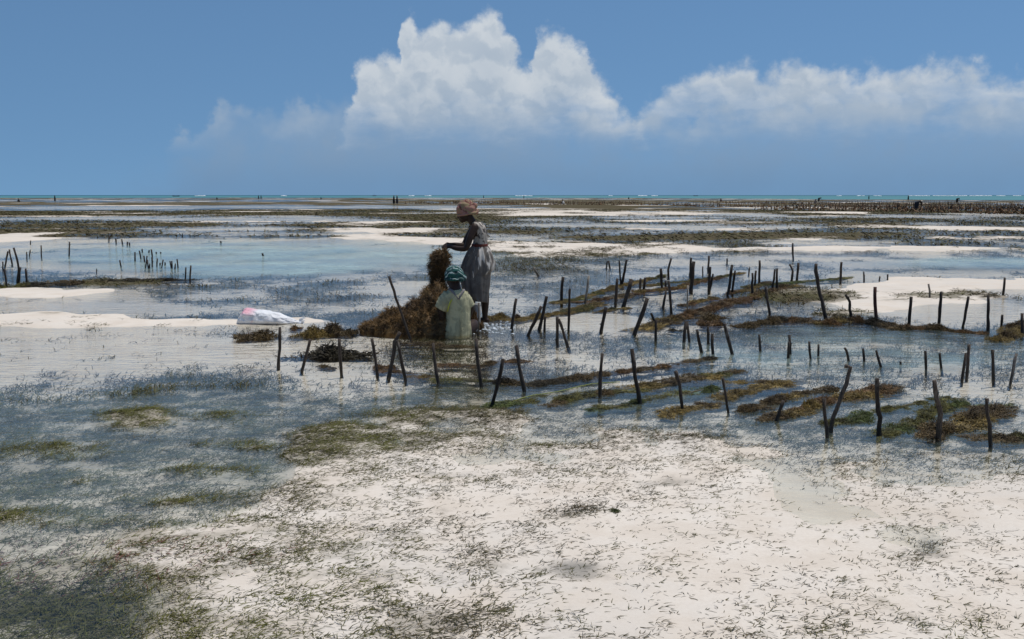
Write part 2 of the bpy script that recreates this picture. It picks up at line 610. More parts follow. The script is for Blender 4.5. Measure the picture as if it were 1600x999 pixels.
    # deep dark pool in the bottom left corner
    m = ell(u, v, 5, 985, 190, 92, 0.75) * np.clip(1.05 + 0.6 * n3 + 0.5 * n4, 0, 1)
    setv(m, -0.055 + 0.03 * n4, np.clip(0.93 + 0.4 * n4, 0, 1))
    green = lerp(green, 0.95, m)
    setv(ell(u, v, 270, 965, 60, 30, 0.6), 0.008, 0.75)
    green = np.maximum(green, 0.8 * ell(u, v, 270, 965, 110, 40, 0.7))
    # green hummocks that stand out of the water on the left
    for cu, cv, ru, rv in ((225, 653, 85, 13), (100, 701, 78, 15), (375, 648, 75, 8), (310, 742, 80, 10), (400, 690, 60, 9), (60, 818, 140, 16),
                           (370, 743, 40, 12), (560, 693, 75, 14), (235, 796, 90, 12), (150, 752, 40, 7), (480, 720, 40, 14)):
        m = ell(u, v, cu, cv, ru, rv, 0.5)
        setv(m * (0.8 + 0.5 * n4), 0.002 + 0.020 * n4 + 0.012 * n3, 0.85)
        green = np.maximum(green, m * 0.95)
    # silty hollows
    for cu, cv, ru, rv, s in ((685, 743, 48, 8, .7), (690, 903, 45, 12, .9), (955, 890, 62, 15, 1), (1440, 862, 85, 24, .75), (1025, 767, 40, 7, .6), (830, 710, 40, 8, .6),
                              (580, 915, 30, 8, .5), (1460, 925, 60, 16, .35), (560, 845, 40, 12, .4)):
        m = ell(u, v, cu, cv, ru, rv, 0.8)
        m = m * np.clip(0.75 + 0.9 * n4 + 0.5 * n3, 0, 1.2)
        h = h - 0.018 * m
        mud = np.maximum(mud, m * s * 0.8)
    setv(ell(u, v, 1440, 860, 85, 24, 0.9) * np.clip(0.55 + 1.3 * n4 + 0.8 * n3, 0, 1), None, 0.75)
    setv(ell(u, v, 940, 803, 40, 9, 0.9) * np.clip(0.5 + 1.3 * n4, 0, 1), None, 0.7)
    # shelving away into the lagoon
    edge = sea_edge(az) * (1 + 0.09 * gnoise(x / 60, y / 60, 77))
    h = np.where(r > edge * 0.98, h - (r - edge * 0.98) * 0.01, h)
    h = np.maximum(h, -3.0)
    return h, np.clip(w, 0, 1), mud, np.clip(milk, 0, 1), green


def polar_grid(r0, r1, nr, dense_deg, half_deg, coarse_deg):
    rr = np.geomspace(r0, r1, nr)
    a = list(np.arange(-half_deg, half_deg + 1e-6, dense_deg))
    a += list(np.arange(half_deg + coarse_deg, 360 - half_deg - 1e-6, coarse_deg))
    a = np.radians(np.array(a))
    na = len(a)
    A, R = np.meshgrid(a, rr)
    x, y = (R * np.sin(A)).ravel(), (R * np.cos(A)).ravel()
    i = np.arange(nr - 1)[:, None] * na
    j = np.arange(na)[None, :]
    j2 = (j + 1) % na
    f = np.stack([i + j, i + na + j, i + na + j2, i + j2], -1).reshape(-1, 4)
    f = f[:, ::-1]
    # close the hole under the camera
    return x, y, f, na


# ---- sand
m_sand, T, out = new_mat("coral_sand")
geo = T.n('ShaderNodeNewGeometry')
pos = geo.outputs['Position']
weed, mud, hgt, grn = T.attr('weed'), T.attr('mud'), T.attr('hgt'), T.attr('green')
fine = T.noise(pos, 55.0, 4, 0.7)
mid = T.noise(pos, 2.2, 5, 0.6)
big = T.noise(pos, 0.4, 4, 0.6)
sandc = T.mix(T.mapr(mid, 0.3, 0.7), (0.60, 0.525, 0.44, 1), (0.70, 0.635, 0.555, 1))
sandc = T.mix(T.mapr(fine, 0.35, 0.75, 0.0, 0.35), sandc, (0.50, 0.43, 0.36, 1))
sandc = T.mix(T.mapr(T.math('ADD', T.math('MULTIPLY', big, 0.6), T.math('MULTIPLY', mid, 0.4)), 0.46, 0.62, 0.0, 0.5), sandc, (0.52, 0.475, 0.42, 1))
wet = T.mapr(hgt, 0.016, -0.012)
sandc = T.mix(T.math('MULTIPLY', wet, 0.35), sandc, T.mix(1.0, sandc, (0.80, 0.80, 0.78, 1), 'MULTIPLY'))
camdg = T.n('ShaderNodeVectorMath', operation='LENGTH')
T.link(pos, camdg.inputs[0])
grit = T.noise(T.mapping(pos, scale=(1, 1, 1)), 9.0, 5, 0.75)
weedc = T.mix(T.mapr(grit, 0.3, 0.7), (0.035, 0.030, 0.018, 1), (0.095, 0.075, 0.042, 1))
weedc = T.mix(T.math('MULTIPLY', grn, T.mapr(camdg.outputs['Value'], 12, 40, 0.8, 0.25)), weedc, (0.085, 0.085, 0.034, 1))
brk = T.noise(pos, 3.6, 6, 0.72)
brk2 = T.noise(pos, 0.9, 5, 0.7)
camd = T.n('ShaderNodeVectorMath', operation='LENGTH')
T.link(pos, camd.inputs[0])
farf = T.mapr(camd.outputs['Value'], 9.0, 26.0)
brkm = T.math('ADD', T.math('MULTIPLY', brk, 0.6), T.math('MULTIPLY', brk2, 0.4))
wsum = T.math('ADD', weed, T.math('MULTIPLY', T.math('SUBTRACT', brkm, 0.5), 2.4))
wmask = T.mapr(wsum, 0.30, 0.78)
wmask = T.math('MULTIPLY', wmask, T.math('ADD', T.math('MULTIPLY_ADD', farf, 0.54, 0.42), T.math('MULTIPLY', T.mapr(weed, 0.8, 1.0, 0.0, 0.54), T.math('SUBTRACT', 1.0, farf))))
groundc = T.mix(wmask, sandc, weedc)
groundc = T.mix(T.math('MULTIPLY', T.mapr(T.math('ADD', mud, T.math('MULTIPLY', T.math('SUBTRACT', brk, 0.5), 1.3)), 0.2, 1.0), 0.75), groundc, (0.15, 0.145, 0.13, 1))
rip = T.noise(T.mapping(pos, scale=(1, 2.2, 1), rot=(0, 0, 0.35)), 7.0, 4, 0.55)
bh = T.math('ADD', T.math('MULTIPLY', rip, 0.5), T.math('MULTIPLY', fine, 0.12))
gd = T.n('ShaderNodeBsdfDiffuse')
T.link(groundc, gd.inputs['Color'])
T.link(T.bump(bh, 0.5, 0.02), gd.inputs['Normal'])
T.link(gd.outputs[0], out.inputs[0])

gx, gy, gf, gna = polar_grid(0.6, 2600.0, 500, 0.23, 38.0, 4.0)
gh, gw, gm, gmk, gg = flat_map(gx, gy)
gv = np.stack([gx, gy, gh], 1)
cidx = len(gv)
gv = np.vstack([gv, [[0, 0, float(gh[:gna].mean())]]])
ring = np.arange(gna)
fan = np.stack([np.full(gna // 2, cidx), np.arange(0, gna - 1, 2), np.arange(1, gna, 2), np.arange(2, gna + 1, 2) % gna], 1)
gf = np.vstack([gf, fan])
ap = lambda a: np.append(a, a[0])
sand_me = np_mesh("sand_flat", gv, gf, m_sand, True, {'weed': ap(gw), 'mud': ap(gm), 'hgt': ap(gh), 'green': ap(gg)})
tag(link("sand_flat", sand_me), kind='structure')

# ---- shallow water
m_water, T, out = new_mat("tide_water")
geo = T.n('ShaderNodeNewGeometry')
pos = geo.outputs['Position']
w1 = T.noise(T.mapping(pos, scale=(0.9, 2.3, 1), rot=(0, 0, 0.30)), 3.2, 4, 0.55, 0.6)
w2 = T.noise(T.mapping(pos, scale=(1.0, 2.0, 1), rot=(0, 0, -0.25)), 10.0, 3, 0.6, 0.4)
calm = T.noise(pos, 0.35, 2, 0.5)
wh = T.math('ADD', T.math('MULTIPLY', w1, 1.0), T.math('MULTIPLY', w2, 0.30))
wn = T.n('ShaderNodeBump')
T.link(wh, wn.inputs['Height'])
wn.inputs['Distance'].default_value = 0.026
camd = T.n('ShaderNodeVectorMath', operation='LENGTH')
T.link(pos, camd.inputs[0])
T.link(T.math('MULTIPLY', T.mapr(calm, 0.35, 0.65, 0.35, 1.0), T.math('MULTIPLY', T.mapr(camd.outputs['Value'], 4.5, 13, 0.30, 1.0), T.mapr(camd.outputs['Value'], 12, 40, 1.0, 2.3))), wn.inputs['Strength'])
fr = T.n('ShaderNodeFresnel')
fr.inputs['IOR'].default_value = 1.333
T.link(wn.outputs[0], fr.inputs['Normal'])
gl = T.n('ShaderNodeBsdfGlossy')
gl.inputs['Roughness'].default_value = 0.06
T.link(wn.outputs[0], gl.inputs['Normal'])
trn = T.n('ShaderNodeBsdfTransparent')
trn.inputs['Color'].default_value = (0.955, 0.98, 0.98, 1)
dif = T.n('ShaderNodeBsdfDiffuse')
dif.inputs['Color'].default_value = (0.46, 0.59, 0.54, 1)
T.link(wn.outputs[0], dif.inputs['Normal'])
body = T.n('ShaderNodeMixShader')
T.link(T.math('MULTIPLY', T.math('MULTIPLY', T.attr('milk'), T.mapr(w1, 0.3, 0.65, 0.5, 1.15)), 0.86), body.inputs[0])  # milk varies with the ripples, painting wave shading into the water colour
T.link(trn.outputs[0], body.inputs[1])
T.link(dif.outputs[0], body.inputs[2])
ms = T.n('ShaderNodeMixShader')
T.link(fr.outputs[0], ms.inputs[0])
T.link(body.outputs[0], ms.inputs[1])
T.link(gl.outputs[0], ms.inputs[2])
T.link(ms.outputs[0], out.inputs[0])
x_, y_, f_, na_ = polar_grid(0.6, 700.0, 200, 0.6, 38.0, 4.0)
_, _, _, mk_, _ = flat_map(x_, y_)
water_me = np_mesh("shallow_water", np.stack([x_, y_, np.zeros_like(x_)], 1), f_, m_water, True, {'milk': mk_})
tag(link("shallow_water", water_me), kind='structure')

# ---- the lagoon out to the horizon
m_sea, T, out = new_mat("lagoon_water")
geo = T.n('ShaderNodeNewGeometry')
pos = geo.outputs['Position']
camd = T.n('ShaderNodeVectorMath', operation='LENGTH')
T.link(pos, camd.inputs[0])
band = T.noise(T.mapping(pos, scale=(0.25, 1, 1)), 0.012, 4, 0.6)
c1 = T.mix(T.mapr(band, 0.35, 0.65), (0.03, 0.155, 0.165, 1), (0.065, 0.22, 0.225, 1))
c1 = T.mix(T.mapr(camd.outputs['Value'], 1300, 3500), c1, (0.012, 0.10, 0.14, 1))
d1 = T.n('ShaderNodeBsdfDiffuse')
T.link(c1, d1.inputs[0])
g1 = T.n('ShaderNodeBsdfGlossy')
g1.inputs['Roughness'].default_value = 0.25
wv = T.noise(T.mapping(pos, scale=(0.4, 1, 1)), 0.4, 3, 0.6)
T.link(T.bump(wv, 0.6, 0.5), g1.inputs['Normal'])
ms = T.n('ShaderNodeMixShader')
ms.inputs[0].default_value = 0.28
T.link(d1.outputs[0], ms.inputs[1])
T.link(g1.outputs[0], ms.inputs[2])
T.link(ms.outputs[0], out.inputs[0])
aa = np.radians(np.concatenate([np.arange(-40, 40, 0.15), np.arange(40, 320, 4)]))
tt = np.concatenate([[0], np.geomspace(0.002, 1, 24)])
A, S = np.meshgrid(aa, tt)
e0 = sea_edge(np.where(A > np.pi, A - 2 * np.pi, A))
e0 = e0 * (1 + 0.05 * gnoise(A * 9, A * 0, 5) + 0.03 * gnoise(A * 40, A * 0, 9))
R = e0 + S * (40000 - e0)
sx, sy = (R * np.sin(A)).ravel(), (R * np.cos(A)).ravel()
na = len(aa)
i = np.arange(len(tt) - 1)[:, None] * na
j = np.arange(na)[None, :]
j2 = (j + 1) % na
sf = np.stack([i + j, i + j2, i + na + j2, i + na + j], -1).reshape(-1, 4)
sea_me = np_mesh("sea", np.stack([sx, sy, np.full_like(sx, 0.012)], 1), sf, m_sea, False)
tag(link("sea", sea_me), kind='structure')

# ------------------------------------------------------------------ seagrass: thousands of short blades, stuff nobody could count
m_blade, T, out = new_mat("seagrass")
bcol = T.attr('bcol', 'Color')
b = bsdf(T, out, bcol, 0.6, 0.15)


def blades(name, n, umin, umax, rmin, rmax, len_rng, wid_rng, lift_rng, seed, thr=0.0, gain=1.0, power=1.0, segs=2, red=False, hmax=None):
    g = np.random.default_rng(seed)
    amin = math.atan((umin - 800) / F_PX)
    amax = math.atan((umax - 800) / F_PX)
    r = np.sqrt(rmin ** 2 + (rmax ** 2 - rmin ** 2) * g.random(n))
    a = amin + (amax - amin) * g.random(n)
    x, y = r * np.sin(a), r * np.cos(a)
    h, w, mud, milk, green = flat_map(x, y)
    clump = fbm(x * 4.5, y * 4.5, 2, 51)
    gain = gain * np.where(h < 0.004, 1.0, 1.0)
    p = np.clip((w - thr) / (1 - thr), 0, 1) ** power * gain * np.clip(1 + 1.2 * clump + 0.8 * fbm(x * 1.7, y * 2.6, 2, 57), 0.12, 2.6)
    keep = g.random(n) < p
    x, y, h, w, green, r = x[keep], y[keep], h[keep], w[keep], green[keep], r[keep]
    m = len(x)
    # shoots come in twos and threes from one foot
    k = g.integers(1, 4, m)
    idx = np.repeat(np.arange(m), k)
    x, y, h, w, green, r = x[idx], y[idx], h[idx], w[idx], green[idx], r[idx]
    m = len(x)
    az = g.normal(0.25, 0.9, m) + np.where(g.random(m) < 0.5, 0, np.pi) + 0.6 * fbm(x * 1.3, y * 1.3, 2, 3)
    L = g.uniform(*len_rng, m) * (0.75 + 0.5 * w)
    wd = g.uniform(*wid_rng, m)
    lift = g.uniform(*lift_rng, m) ** 1.3 * np.where(h < 0, 1.7, 1.0)
    curl = g.normal(0, 0.9, m)
    t = np.linspace(0, 1, segs + 1)
    V = np.zeros((m, segs + 1, 2, 3), np.float32)
    px_, py_ = x.copy(), y.copy()
    pz = h - 0.003
    ang = az.copy()
    for i in range(segs + 1):
        ww = wd * (1 - 0.65 * t[i] ** 2) * 0.5
        nx, ny = -np.sin(ang), np.cos(ang)
        tilt = 0.5
        V[:, i, 0] = np.stack([px_ - nx * ww, py_ - ny * ww, pz - tilt * ww], 1)
        V[:, i, 1] = np.stack([px_ + nx * ww, py_ + ny * ww, pz + tilt * ww], 1)
        st = L / segs
        el = lift * (1.0 - 1.25 * t[i])
        px_ = px_ + np.cos(ang) * st * np.cos(el)
        py_ = py_ + np.sin(ang) * st * np.cos(el)
        pz = np.maximum(pz + np.sin(el) * st, h + 0.002)
        ang = ang + curl / segs
    q = np.arange(m * (segs + 1) * 2).reshape(m, segs + 1, 2)
    Fc = np.stack([q[:, :-1, 0], q[:, :-1, 1], q[:, 1:, 1], q[:, 1:, 0]], -1).reshape(-1, 4)
    dark = np.array([0.034, 0.030, 0.015])
    brown = np.array([0.082, 0.057, 0.030])
    grn = np.array([0.098, 0.100, 0.018])
    s = g.random(m)[:, None]
    c = np.where(s < 0.55, dark, brown) * (0.6 + 0.9 * g.random(m)[:, None])
    gm_ = (np.clip(green * 1.15, 0, 1) * (0.35 + 0.65 * g.random(m)))[:, None]
    c = c * (1 - gm_) + grn * gm_ * (0.7 + 0.8 * g.random(m)[:, None])
    if red:
        uu, vv = to_px(x, y)
        isr = (g.random(m) < 0.16 * ell(uu, vv, 110, 872, 260, 36, 0.7))[:, None]
        c = np.where(isr, np.array([0.15, 0.048, 0.045]), c)
    C = np.repeat(c, (segs + 1) * 2, axis=0)
    me = np_mesh(name, V.reshape(-1, 3), Fc, m_blade, True, {'bcol': C})
    o = link(name, me)
    tag(o, kind='stuff')
    return o


blades("seagrass", 250000, -150, 1750, 2.9, 9.0, (0.020, 0.066), (0.0020, 0.0042), (0.05, 0.60), 3, gain=1.05, power=1.15, red=True)
blades("seagrass", 200000, -150, 1750, 9.0, 15.0, (0.03, 0.09), (0.004, 0.008), (0.1, 0.9), 5, thr=0.10, gain=0.75, power=1.2)
blades("seagrass", 140000, -200, 1800, 15.0, 36.0, (0.05, 0.12), (0.007, 0.015), (0.1, 0.8), 6, thr=0.3, gain=0.75)
blades("seagrass", 100000, -200, 1800, 36.0, 120.0, (0.08, 0.22), (0.02, 0.045), (0.1, 0.6), 8, thr=0.4, gain=0.9, segs=2)

# ------------------------------------------------------------------ farmed seaweed
m_weed, T, out = new_mat("farmed_seaweed")
oi = T.n('ShaderNodeObjectInfo')
tcn = T.n('ShaderNodeTexCoord')
wn_ = T.noise(tcn.outputs['Object'], 5.0, 5, 0.75)
cc = T.mix(1.0, oi.outputs['Color'], T.mix(T.mapr(wn_, 0.36, 0.66), (0.25, 0.24, 0.24, 1), (1.25, 1.2, 1.05, 1)), 'MULTIPLY')
bw = bsdf(T, out, cc, 0.6, 0.25, None)
OCHRE = (0.190, 0.138, 0.045, 1)
RUST = (0.145, 0.085, 0.038, 1)
BROWN = (0.105, 0.074, 0.034, 1)
DARKW = (0.040, 0.034, 0.022, 1)
OLIVE = (0.105, 0.100, 0.028, 1)
GREENW = (0.085, 0.110, 0.030, 1)


def strands(pts, nrms, length, rad, g, steps=4, droop=0.25, spread=0.9):
    """three-sided branching threads grown from points: arrays in, verts and quads out"""
    n = len(pts)
    p = np.array(pts, float)
    d = np.array(nrms, float) + g.normal(0, spread, (n, 3)) * 0.6
    d /= np.linalg.norm(d, axis=1)[:, None]
    V = np.zeros((n, steps + 1, 3, 3))
    Ls = length * g.uniform(0.5, 1.3, n)
    for i in range(steps + 1):
        a = np.cross(d, np.array([0.3, 0.5, 0.81]))
        a /= np.linalg.norm(a, axis=1)[:, None] + 1e-9
        bb = np.cross(d, a)
        rr = rad * (1 - 0.7 * i / steps)
        for k in range(3):
            th = 2 * np.pi * k / 3
            V[:, i, k] = p + (a * math.cos(th) + bb * math.sin(th)) * rr
        p = p + d * (Ls / steps)[:, None]
        d = d + g.normal(0, 0.42, (n, 3))
        d[:, 2] -= droop
        d /= np.linalg.norm(d, axis=1)[:, None]
    q = np.arange(n * (steps + 1) * 3).reshape(n, steps + 1, 3)
    Fc = []
    for k in range(3):
        k2 = (k + 1) % 3
        Fc.append(np.stack([q[:, :-1, k], q[:, :-1, k2], q[:, 1:, k2], q[:, 1:, k]], -1).reshape(-1, 4))
    return V.reshape(-1, 3), np.concatenate(Fc)


def clump_mesh(name, seed, n=800):
    """unit clump: about 1 across, 0.25 high"""
    g = np.random.default_rng(seed)
    rr = np.sqrt(g.random(n)) * 0.42
    th = g.random(n) * 2 * np.pi
    lob = 1 + 0.35 * np.sin(th * 2 + seed) + 0.2 * np.sin(th * 5 + seed * 2)
    x, y = rr * np.cos(th) * lob, rr * np.sin(th) * lob
    hump = np.clip(1 - (rr / 0.5) ** 2, 0, 1)
    z = 0.16 * hump * (0.6 + 0.6 * g.random(n)) * (1 + 0.5 * np.sin(x * 9 + seed))
    nr = np.stack([x * 1.6, y * 1.6, 0.35 + 0 * x], 1)
    v1, f1 = strands(np.stack([x, y, z - 0.02], 1), nr, 0.12, 0.012, g, 3, 0.35, 1.2)
    # lumpy core so that one does not see through
    nu, nv = 18, 6
    U, Vv = np.meshgrid(np.linspace(0, 2 * np.pi, nu, endpoint=False), np.linspace(0, 1, nv))
    lob = 1 + 0.35 * np.sin(U * 2 + seed) + 0.2 * np.sin(U * 5 + seed * 2)
    R = Vv * 0.40 * lob
    Z = 0.105 * (1 - Vv ** 2) * (1 + 0.5 * gnoise(R * np.cos(U) * 6 + seed, R * np.sin(U) * 6, 2)) - 0.06 * Vv
    cv = np.stack([R * np.cos(U), R * np.sin(U), Z], -1).reshape(-1, 3)
    i = np.arange(nv - 1)[:, None] * nu
    j = np.arange(nu)[None, :]
    cf = np.stack([i + j, i + nu + j, i + nu + (j + 1) % nu, i + (j + 1) % nu], -1).reshape(-1, 4)
    V = np.vstack([cv, v1])
    Fc = np.vstack([cf, f1 + len(cv)])
    return np_mesh(name, V, Fc, m_weed, True)


CLUMPS = [clump_mesh("seaweed_clump", 30 + i) for i in range(7)]
m_rope, T, out = new_mat("rope")
oi = T.n('ShaderNodeObjectInfo')
bsdf(T, out, oi.outputs['Color'], 0.7, 0.2)


def clump_obj(name, loc, w, d, hgt, color, parent=None):
    o = link(name, random.choice(CLUMPS), parent)
    o.location = loc
    o.rotation_euler = (random.uniform(-.08, .08), random.uniform(-.08, .08), random.choice((0, math.pi)) + random.uniform(-0.35, 0.35))
    o.scale = (w, d, hgt * 4)
    k = random.uniform(0.75, 1.3)
    o.color = (color[0] * k, color[1] * k, color[2] * k, 1)
    return o


def poly_points(pts, step):
    P = [Vector(p) for p in pts]
    res, acc = [P[0].copy()], 0.0
    for a, b_ in zip(P, P[1:]):
        L = (b_ - a).length
        t = step - acc
        while t < L:
            res.append(a + (b_ - a) * (t / L))
            t += step
        acc = L - (t - step)
    return res


def seaweed_line(label, pix, colors, step=0.33, w=0.42, hgt=0.06, skip=0.15, ropecol=(0.12, 0.10, 0.06, 1), sink=0.0):
    P = [at(u, v, 0) for u, v in pix]
    base = P[len(P) // 2]
    root = empty("seaweed_line", base)
    tag(root, label, "seaweed line", "seaweed lines strung between the stakes")
    vf = tube([p - base + Vector((0, 0, -0.004 + 0.008 * math.sin(i * 2.1))) for i, p in enumerate(poly_points(P, 0.3))] , [0.006] * len(poly_points(P, 0.3)), 5)
    me = bpy.data.meshes.new("rope")
    me.from_pydata(vf[0], [], vf[1])
    me.materials.append(m_rope)
    r = link("rope", me, root)
    r.color = ropecol
    n = 0
    for i, p in enumerate(poly_points(P, step)):
        if random.random() < skip and n:
            continue
        c = random.choice(colors)
        s = random.uniform(0.7, 1.25)
        q = p - base + Vector((random.uniform(-.04, .04), random.uniform(-.04, .04), -0.012 - sink))
        o = clump_obj("clump", q, w * s * random.uniform(1.15, 1.6), w * s * 0.72, hgt * random.uniform(0.7, 1.35), c, root)
        j = min(range(len(P) - 1), key=lambda k: ((P[k] + P[k + 1]) / 2 - p).length)
        tdir = P[j + 1] - P[j]
        o.rotation_euler.z = math.atan2(tdir.y, tdir.x) + random.choice((0, math.pi)) + random.uniform(-.22, .22)
        n += 1
    return root


OB = [OCHRE, OCHRE, BROWN, RUST]
LINES = [
    ("ochre seaweed line running from the standing woman's feet past the first leaning stakes", [(768, 500), (812, 500), (850, 494), (900, 484), (930, 474)], [OCHRE, OCHRE, OLIVE], .30, .5, .07),
    ("ochre seaweed line at the far left edge of the plot by the pale stake", [(868, 473), (900, 468), (940, 456), (972, 446), (1000, 440), (1032, 432)], [OCHRE, OCHRE, OLIVE], .34, .5, .07),
    ("ochre seaweed line passing behind the two thick leaning stakes", [(918, 472), (960, 466), (1010, 455), (1050, 452), (1085, 443), (1125, 434)], OB, .36, .55, .07),
    ("short ochre seaweed line ending behind the short tilted stake", [(890, 490), (925, 481), (935, 476)], [OCHRE, OLIVE], .3, .5, .06),
    ("short olive seaweed line between the short tilted stake and the thick leaning one", [(946, 486), (975, 482)], [OCHRE, OLIVE], .3, .4, .05),
    ("broad rusty seaweed line sweeping from the forked stake towards the sand spit", [(1006, 513), (1030, 507), (1060, 496), (1100, 486), (1135, 475), (1170, 467), (1200, 456), (1240, 447)], [OCHRE, RUST, RUST, BROWN], .32, .62, .09),
    ("brown seaweed line in the middle of the far stakes", [(1068, 478), (1098, 471), (1130, 462), (1175, 450), (1205, 440)], [BROWN, OCHRE, RUST], .36, .5, .06),
    ("thin ochre seaweed line among the farthest upright stakes", [(1010, 447), (1060, 441), (1110, 436), (1160, 426)], [OCHRE, OLIVE], .4, .5, .05),
    ("green seaweed line leading to the tip of the sand spit", [(1165, 449), (1190, 446), (1230, 443), (1270, 439), (1312, 436)], [GREENW, OLIVE, OLIVE], .36, .62, .05),
    ("thick brown seaweed row along the edge of the sand spit under its stakes", [(1168, 508), (1200, 504), (1222, 502), (1262, 502), (1292, 506), (1322, 501), (1365, 506), (1400, 513), (1460, 514), (1502, 520), (1552, 522)], [BROWN, RUST, DARKW, OCHRE], .30, .52, .11),
    ("brown seaweed row at the right edge beyond the short stake", [(1564, 532), (1582, 524), (1598, 505)], [OCHRE, BROWN], .3, .55, .1),
    ("brown seaweed line beside the near stakes left of centre", [(764, 634), (800, 630), (862, 617)], [GREENW, OLIVE], .45, .5, .05),
    ("dark seaweed line crossing the near stakes left of centre", [(785, 598), (830, 604), (870, 597), (905, 590), (915, 585)], [BROWN, DARKW, DARKW], .33, .5, .09),
    ("dark brown seaweed line near the middle pair of tall stakes", [(870, 600), (925, 588), (970, 581), (1010, 578), (1060, 568), (1110, 560)], [BROWN, DARKW, RUST], .36, .5, .06),
    ("ochre seaweed line behind the bent near stake at centre", [(860, 632), (900, 622), (936, 616), (970, 610), (1010, 602), (1060, 596), (1108, 589), (1150, 581)], [OCHRE, BROWN, OLIVE], .36, .55, .07),
    ("olive seaweed line in front of the bent near stake at centre", [(930, 640), (970, 634), (1010, 627), (1045, 622), (1085, 612), (1130, 602)], [OLIVE, GREENW], .4, .5, .06),
    ("ochre seaweed line with tall tufts running off from the bent stake", [(1050, 645), (1070, 638), (1105, 634), (1150, 619), (1180, 609), (1230, 598)], [OCHRE, OCHRE, BROWN], .4, .5, .07),
    ("ochre seaweed line left of the long forked pole", [(1165, 642), (1190, 634), (1220, 625), (1262, 614), (1300, 609)], [OCHRE, BROWN], .33, .5, .08),
    ("rusty seaweed line passing behind the long forked pole", [(1222, 652), (1252, 642), (1292, 628), (1345, 618), (1392, 607)], [RUST, BROWN, OCHRE], .30, .55, .10),
    ("ochre seaweed line ahead of the short middle stakes", [(1150, 597), (1190, 597), (1225, 600), (1265, 597)], [OCHRE, BROWN], .4, .48, .06),
    ("green seaweed line between the forked pole and the kinked stake", [(1306, 662), (1335, 655), (1358, 646), (1374, 635)], [GREENW, OLIVE], .36, .52, .09),
    ("green seaweed line right of the kinked stake", [(1370, 678), (1390, 672), (1420, 664), (1440, 655), (1458, 645), (1500, 630)], [GREENW, OLIVE, OLIVE], .40, .48, .08),
    ("small olive seaweed line behind the kinked stake", [(1388, 640), (1404, 636), (1432, 630), (1475, 620)], [OLIVE], .4, .45, .05),
    ("thick brown seaweed line climbing to the knotty stake at right", [(1468, 676), (1490, 670), (1518, 658), (1540, 646), (1556, 640)], [OCHRE, BROWN, BROWN], .26, .58, .12),
    ("brown seaweed line in the bottom right corner of the plot", [(1556, 688), (1582, 686), (1600, 684), (1640, 678)], [OCHRE, OLIVE, BROWN], .3, .55, .10),
    ("faint olive seaweed line far right behind the knotty stake", [(1492, 634), (1530, 637), (1575, 634)], [OLIVE, GREENW], .5, .42, .04),
    ("dark seaweed line in the shade water before the seated woman", [(640, 536), (672, 536), (700, 541), (735, 541)], [BROWN, DARKW], .28, .42, .05),
    ("reddish seaweed line between the near stakes below the seated woman", [(590, 578), (640, 583), (662, 588)], [RUST, BROWN, OCHRE], .45, .38, .04),
    ("reddish seaweed line below the seated woman near the centre stake", [(708, 570), (745, 572), (768, 566), (800, 565)], [RUST, BROWN], .40, .42, .05),
    ("olive seaweed line on the near side of the seated woman's reflection", [(700, 592), (740, 595), (790, 600)], [OLIVE, GREENW], .4, .45, .04),
    ("brown seaweed line at far left beneath the leaning stakes", [(0, 452), (40, 447), (85, 446), (130, 443), (180, 440), (240, 439), (288, 437)], [BROWN, DARKW, OLIVE], .75, .9, .10),
]
for L in LINES:
    nr_ = L[1][0][1] > 560
    seaweed_line(L[0], L[1], L[2], L[3] * (0.60 if nr_ else 0.75), L[4] * (0.64 if nr_ else 0.72), L[5] * (0.55 if nr_ else 0.70), 0.03)

LOOSE = [
    ("loose brown seaweed heap in front of the white sack", (396, 530), 0.56, 0.42, 0.135, BROWN),
    ("small rusty seaweed tuft nearest the tail of the white sack", (462, 514), 0.16, 0.16, 0.07, RUST),
    ("long ochre seaweed heap between the sack and the big pile", (482, 526), 0.42, 0.40, 0.13, OCHRE),
    ("ochre seaweed heap touching the left foot of the big pile", (522, 523), 0.50, 0.40, 0.15, BROWN),
    ("small dark seaweed tuft just left of the big pile", (548, 521), 0.22, 0.22, 0.09, DARKW),
    ("dark drowned seaweed heap between two near stakes", (512, 560), 0.82, 0.5, 0.135, DARKW),
    ("low brown seaweed scrap in the water before the drowned heap", (510, 574), 0.22, 0.14, 0.04, BROWN),
    ("rusty seaweed clump hanging by the near stake with the pale patch", (600, 576), 0.3, 0.22, 0.07, RUST),
    ("flat ochre seaweed scrap right of the near stake pair", (650, 591), 0.3, 0.2, 0.04, OCHRE),
    ("dark seaweed clump behind the paired short stakes", (1112, 508), 0.45, 0.3, 0.10, RUST),
    ("dark wet seaweed clump left of the sand spit", (1105, 499), 0.5, 0.35, 0.09, BROWN),
    ("small dark seaweed clump beside the forked stake", (1056, 517), 0.22, 0.16, 0.05, DARKW),
    ("dark seaweed clump alone in blue water before the spit", (1172, 512), 0.4, 0.24, 0.07, BROWN),
    ("rusty seaweed clump standing behind the seated woman's right side", (742, 514), 0.19, 0.18, 0.26, RUST),
    ("ochre seaweed clump just right of the standing woman's feet", (782, 497), 0.36, 0.28, 0.08, OCHRE),
    ("small rusty seaweed tuft at the foot of the leaning stake by the standing woman", (808, 499), 0.2, 0.16, 0.08, RUST),
    ("green tuft of drifted seagrass alone on the white sand", (962, 806), 0.13, 0.10, 0.022, (0.12, 0.15, 0.05, 1)),
]
for lab, (u, v), w, d, hh, c in LOOSE:
    p = at(u, v, 0)
    o = clump_obj("seaweed_clump", (p.x, p.y + d * 0.25, max(-0.02, float(flat_map(np.array([p.x]), np.array([p.y]))[0][0]) - 0.01)), w * 1.05, d, hh, c)
    o.rotation_euler.z = random.choice((0, math.pi)) + random.uniform(-.15, .15)
    tag(o, lab, "seaweed")

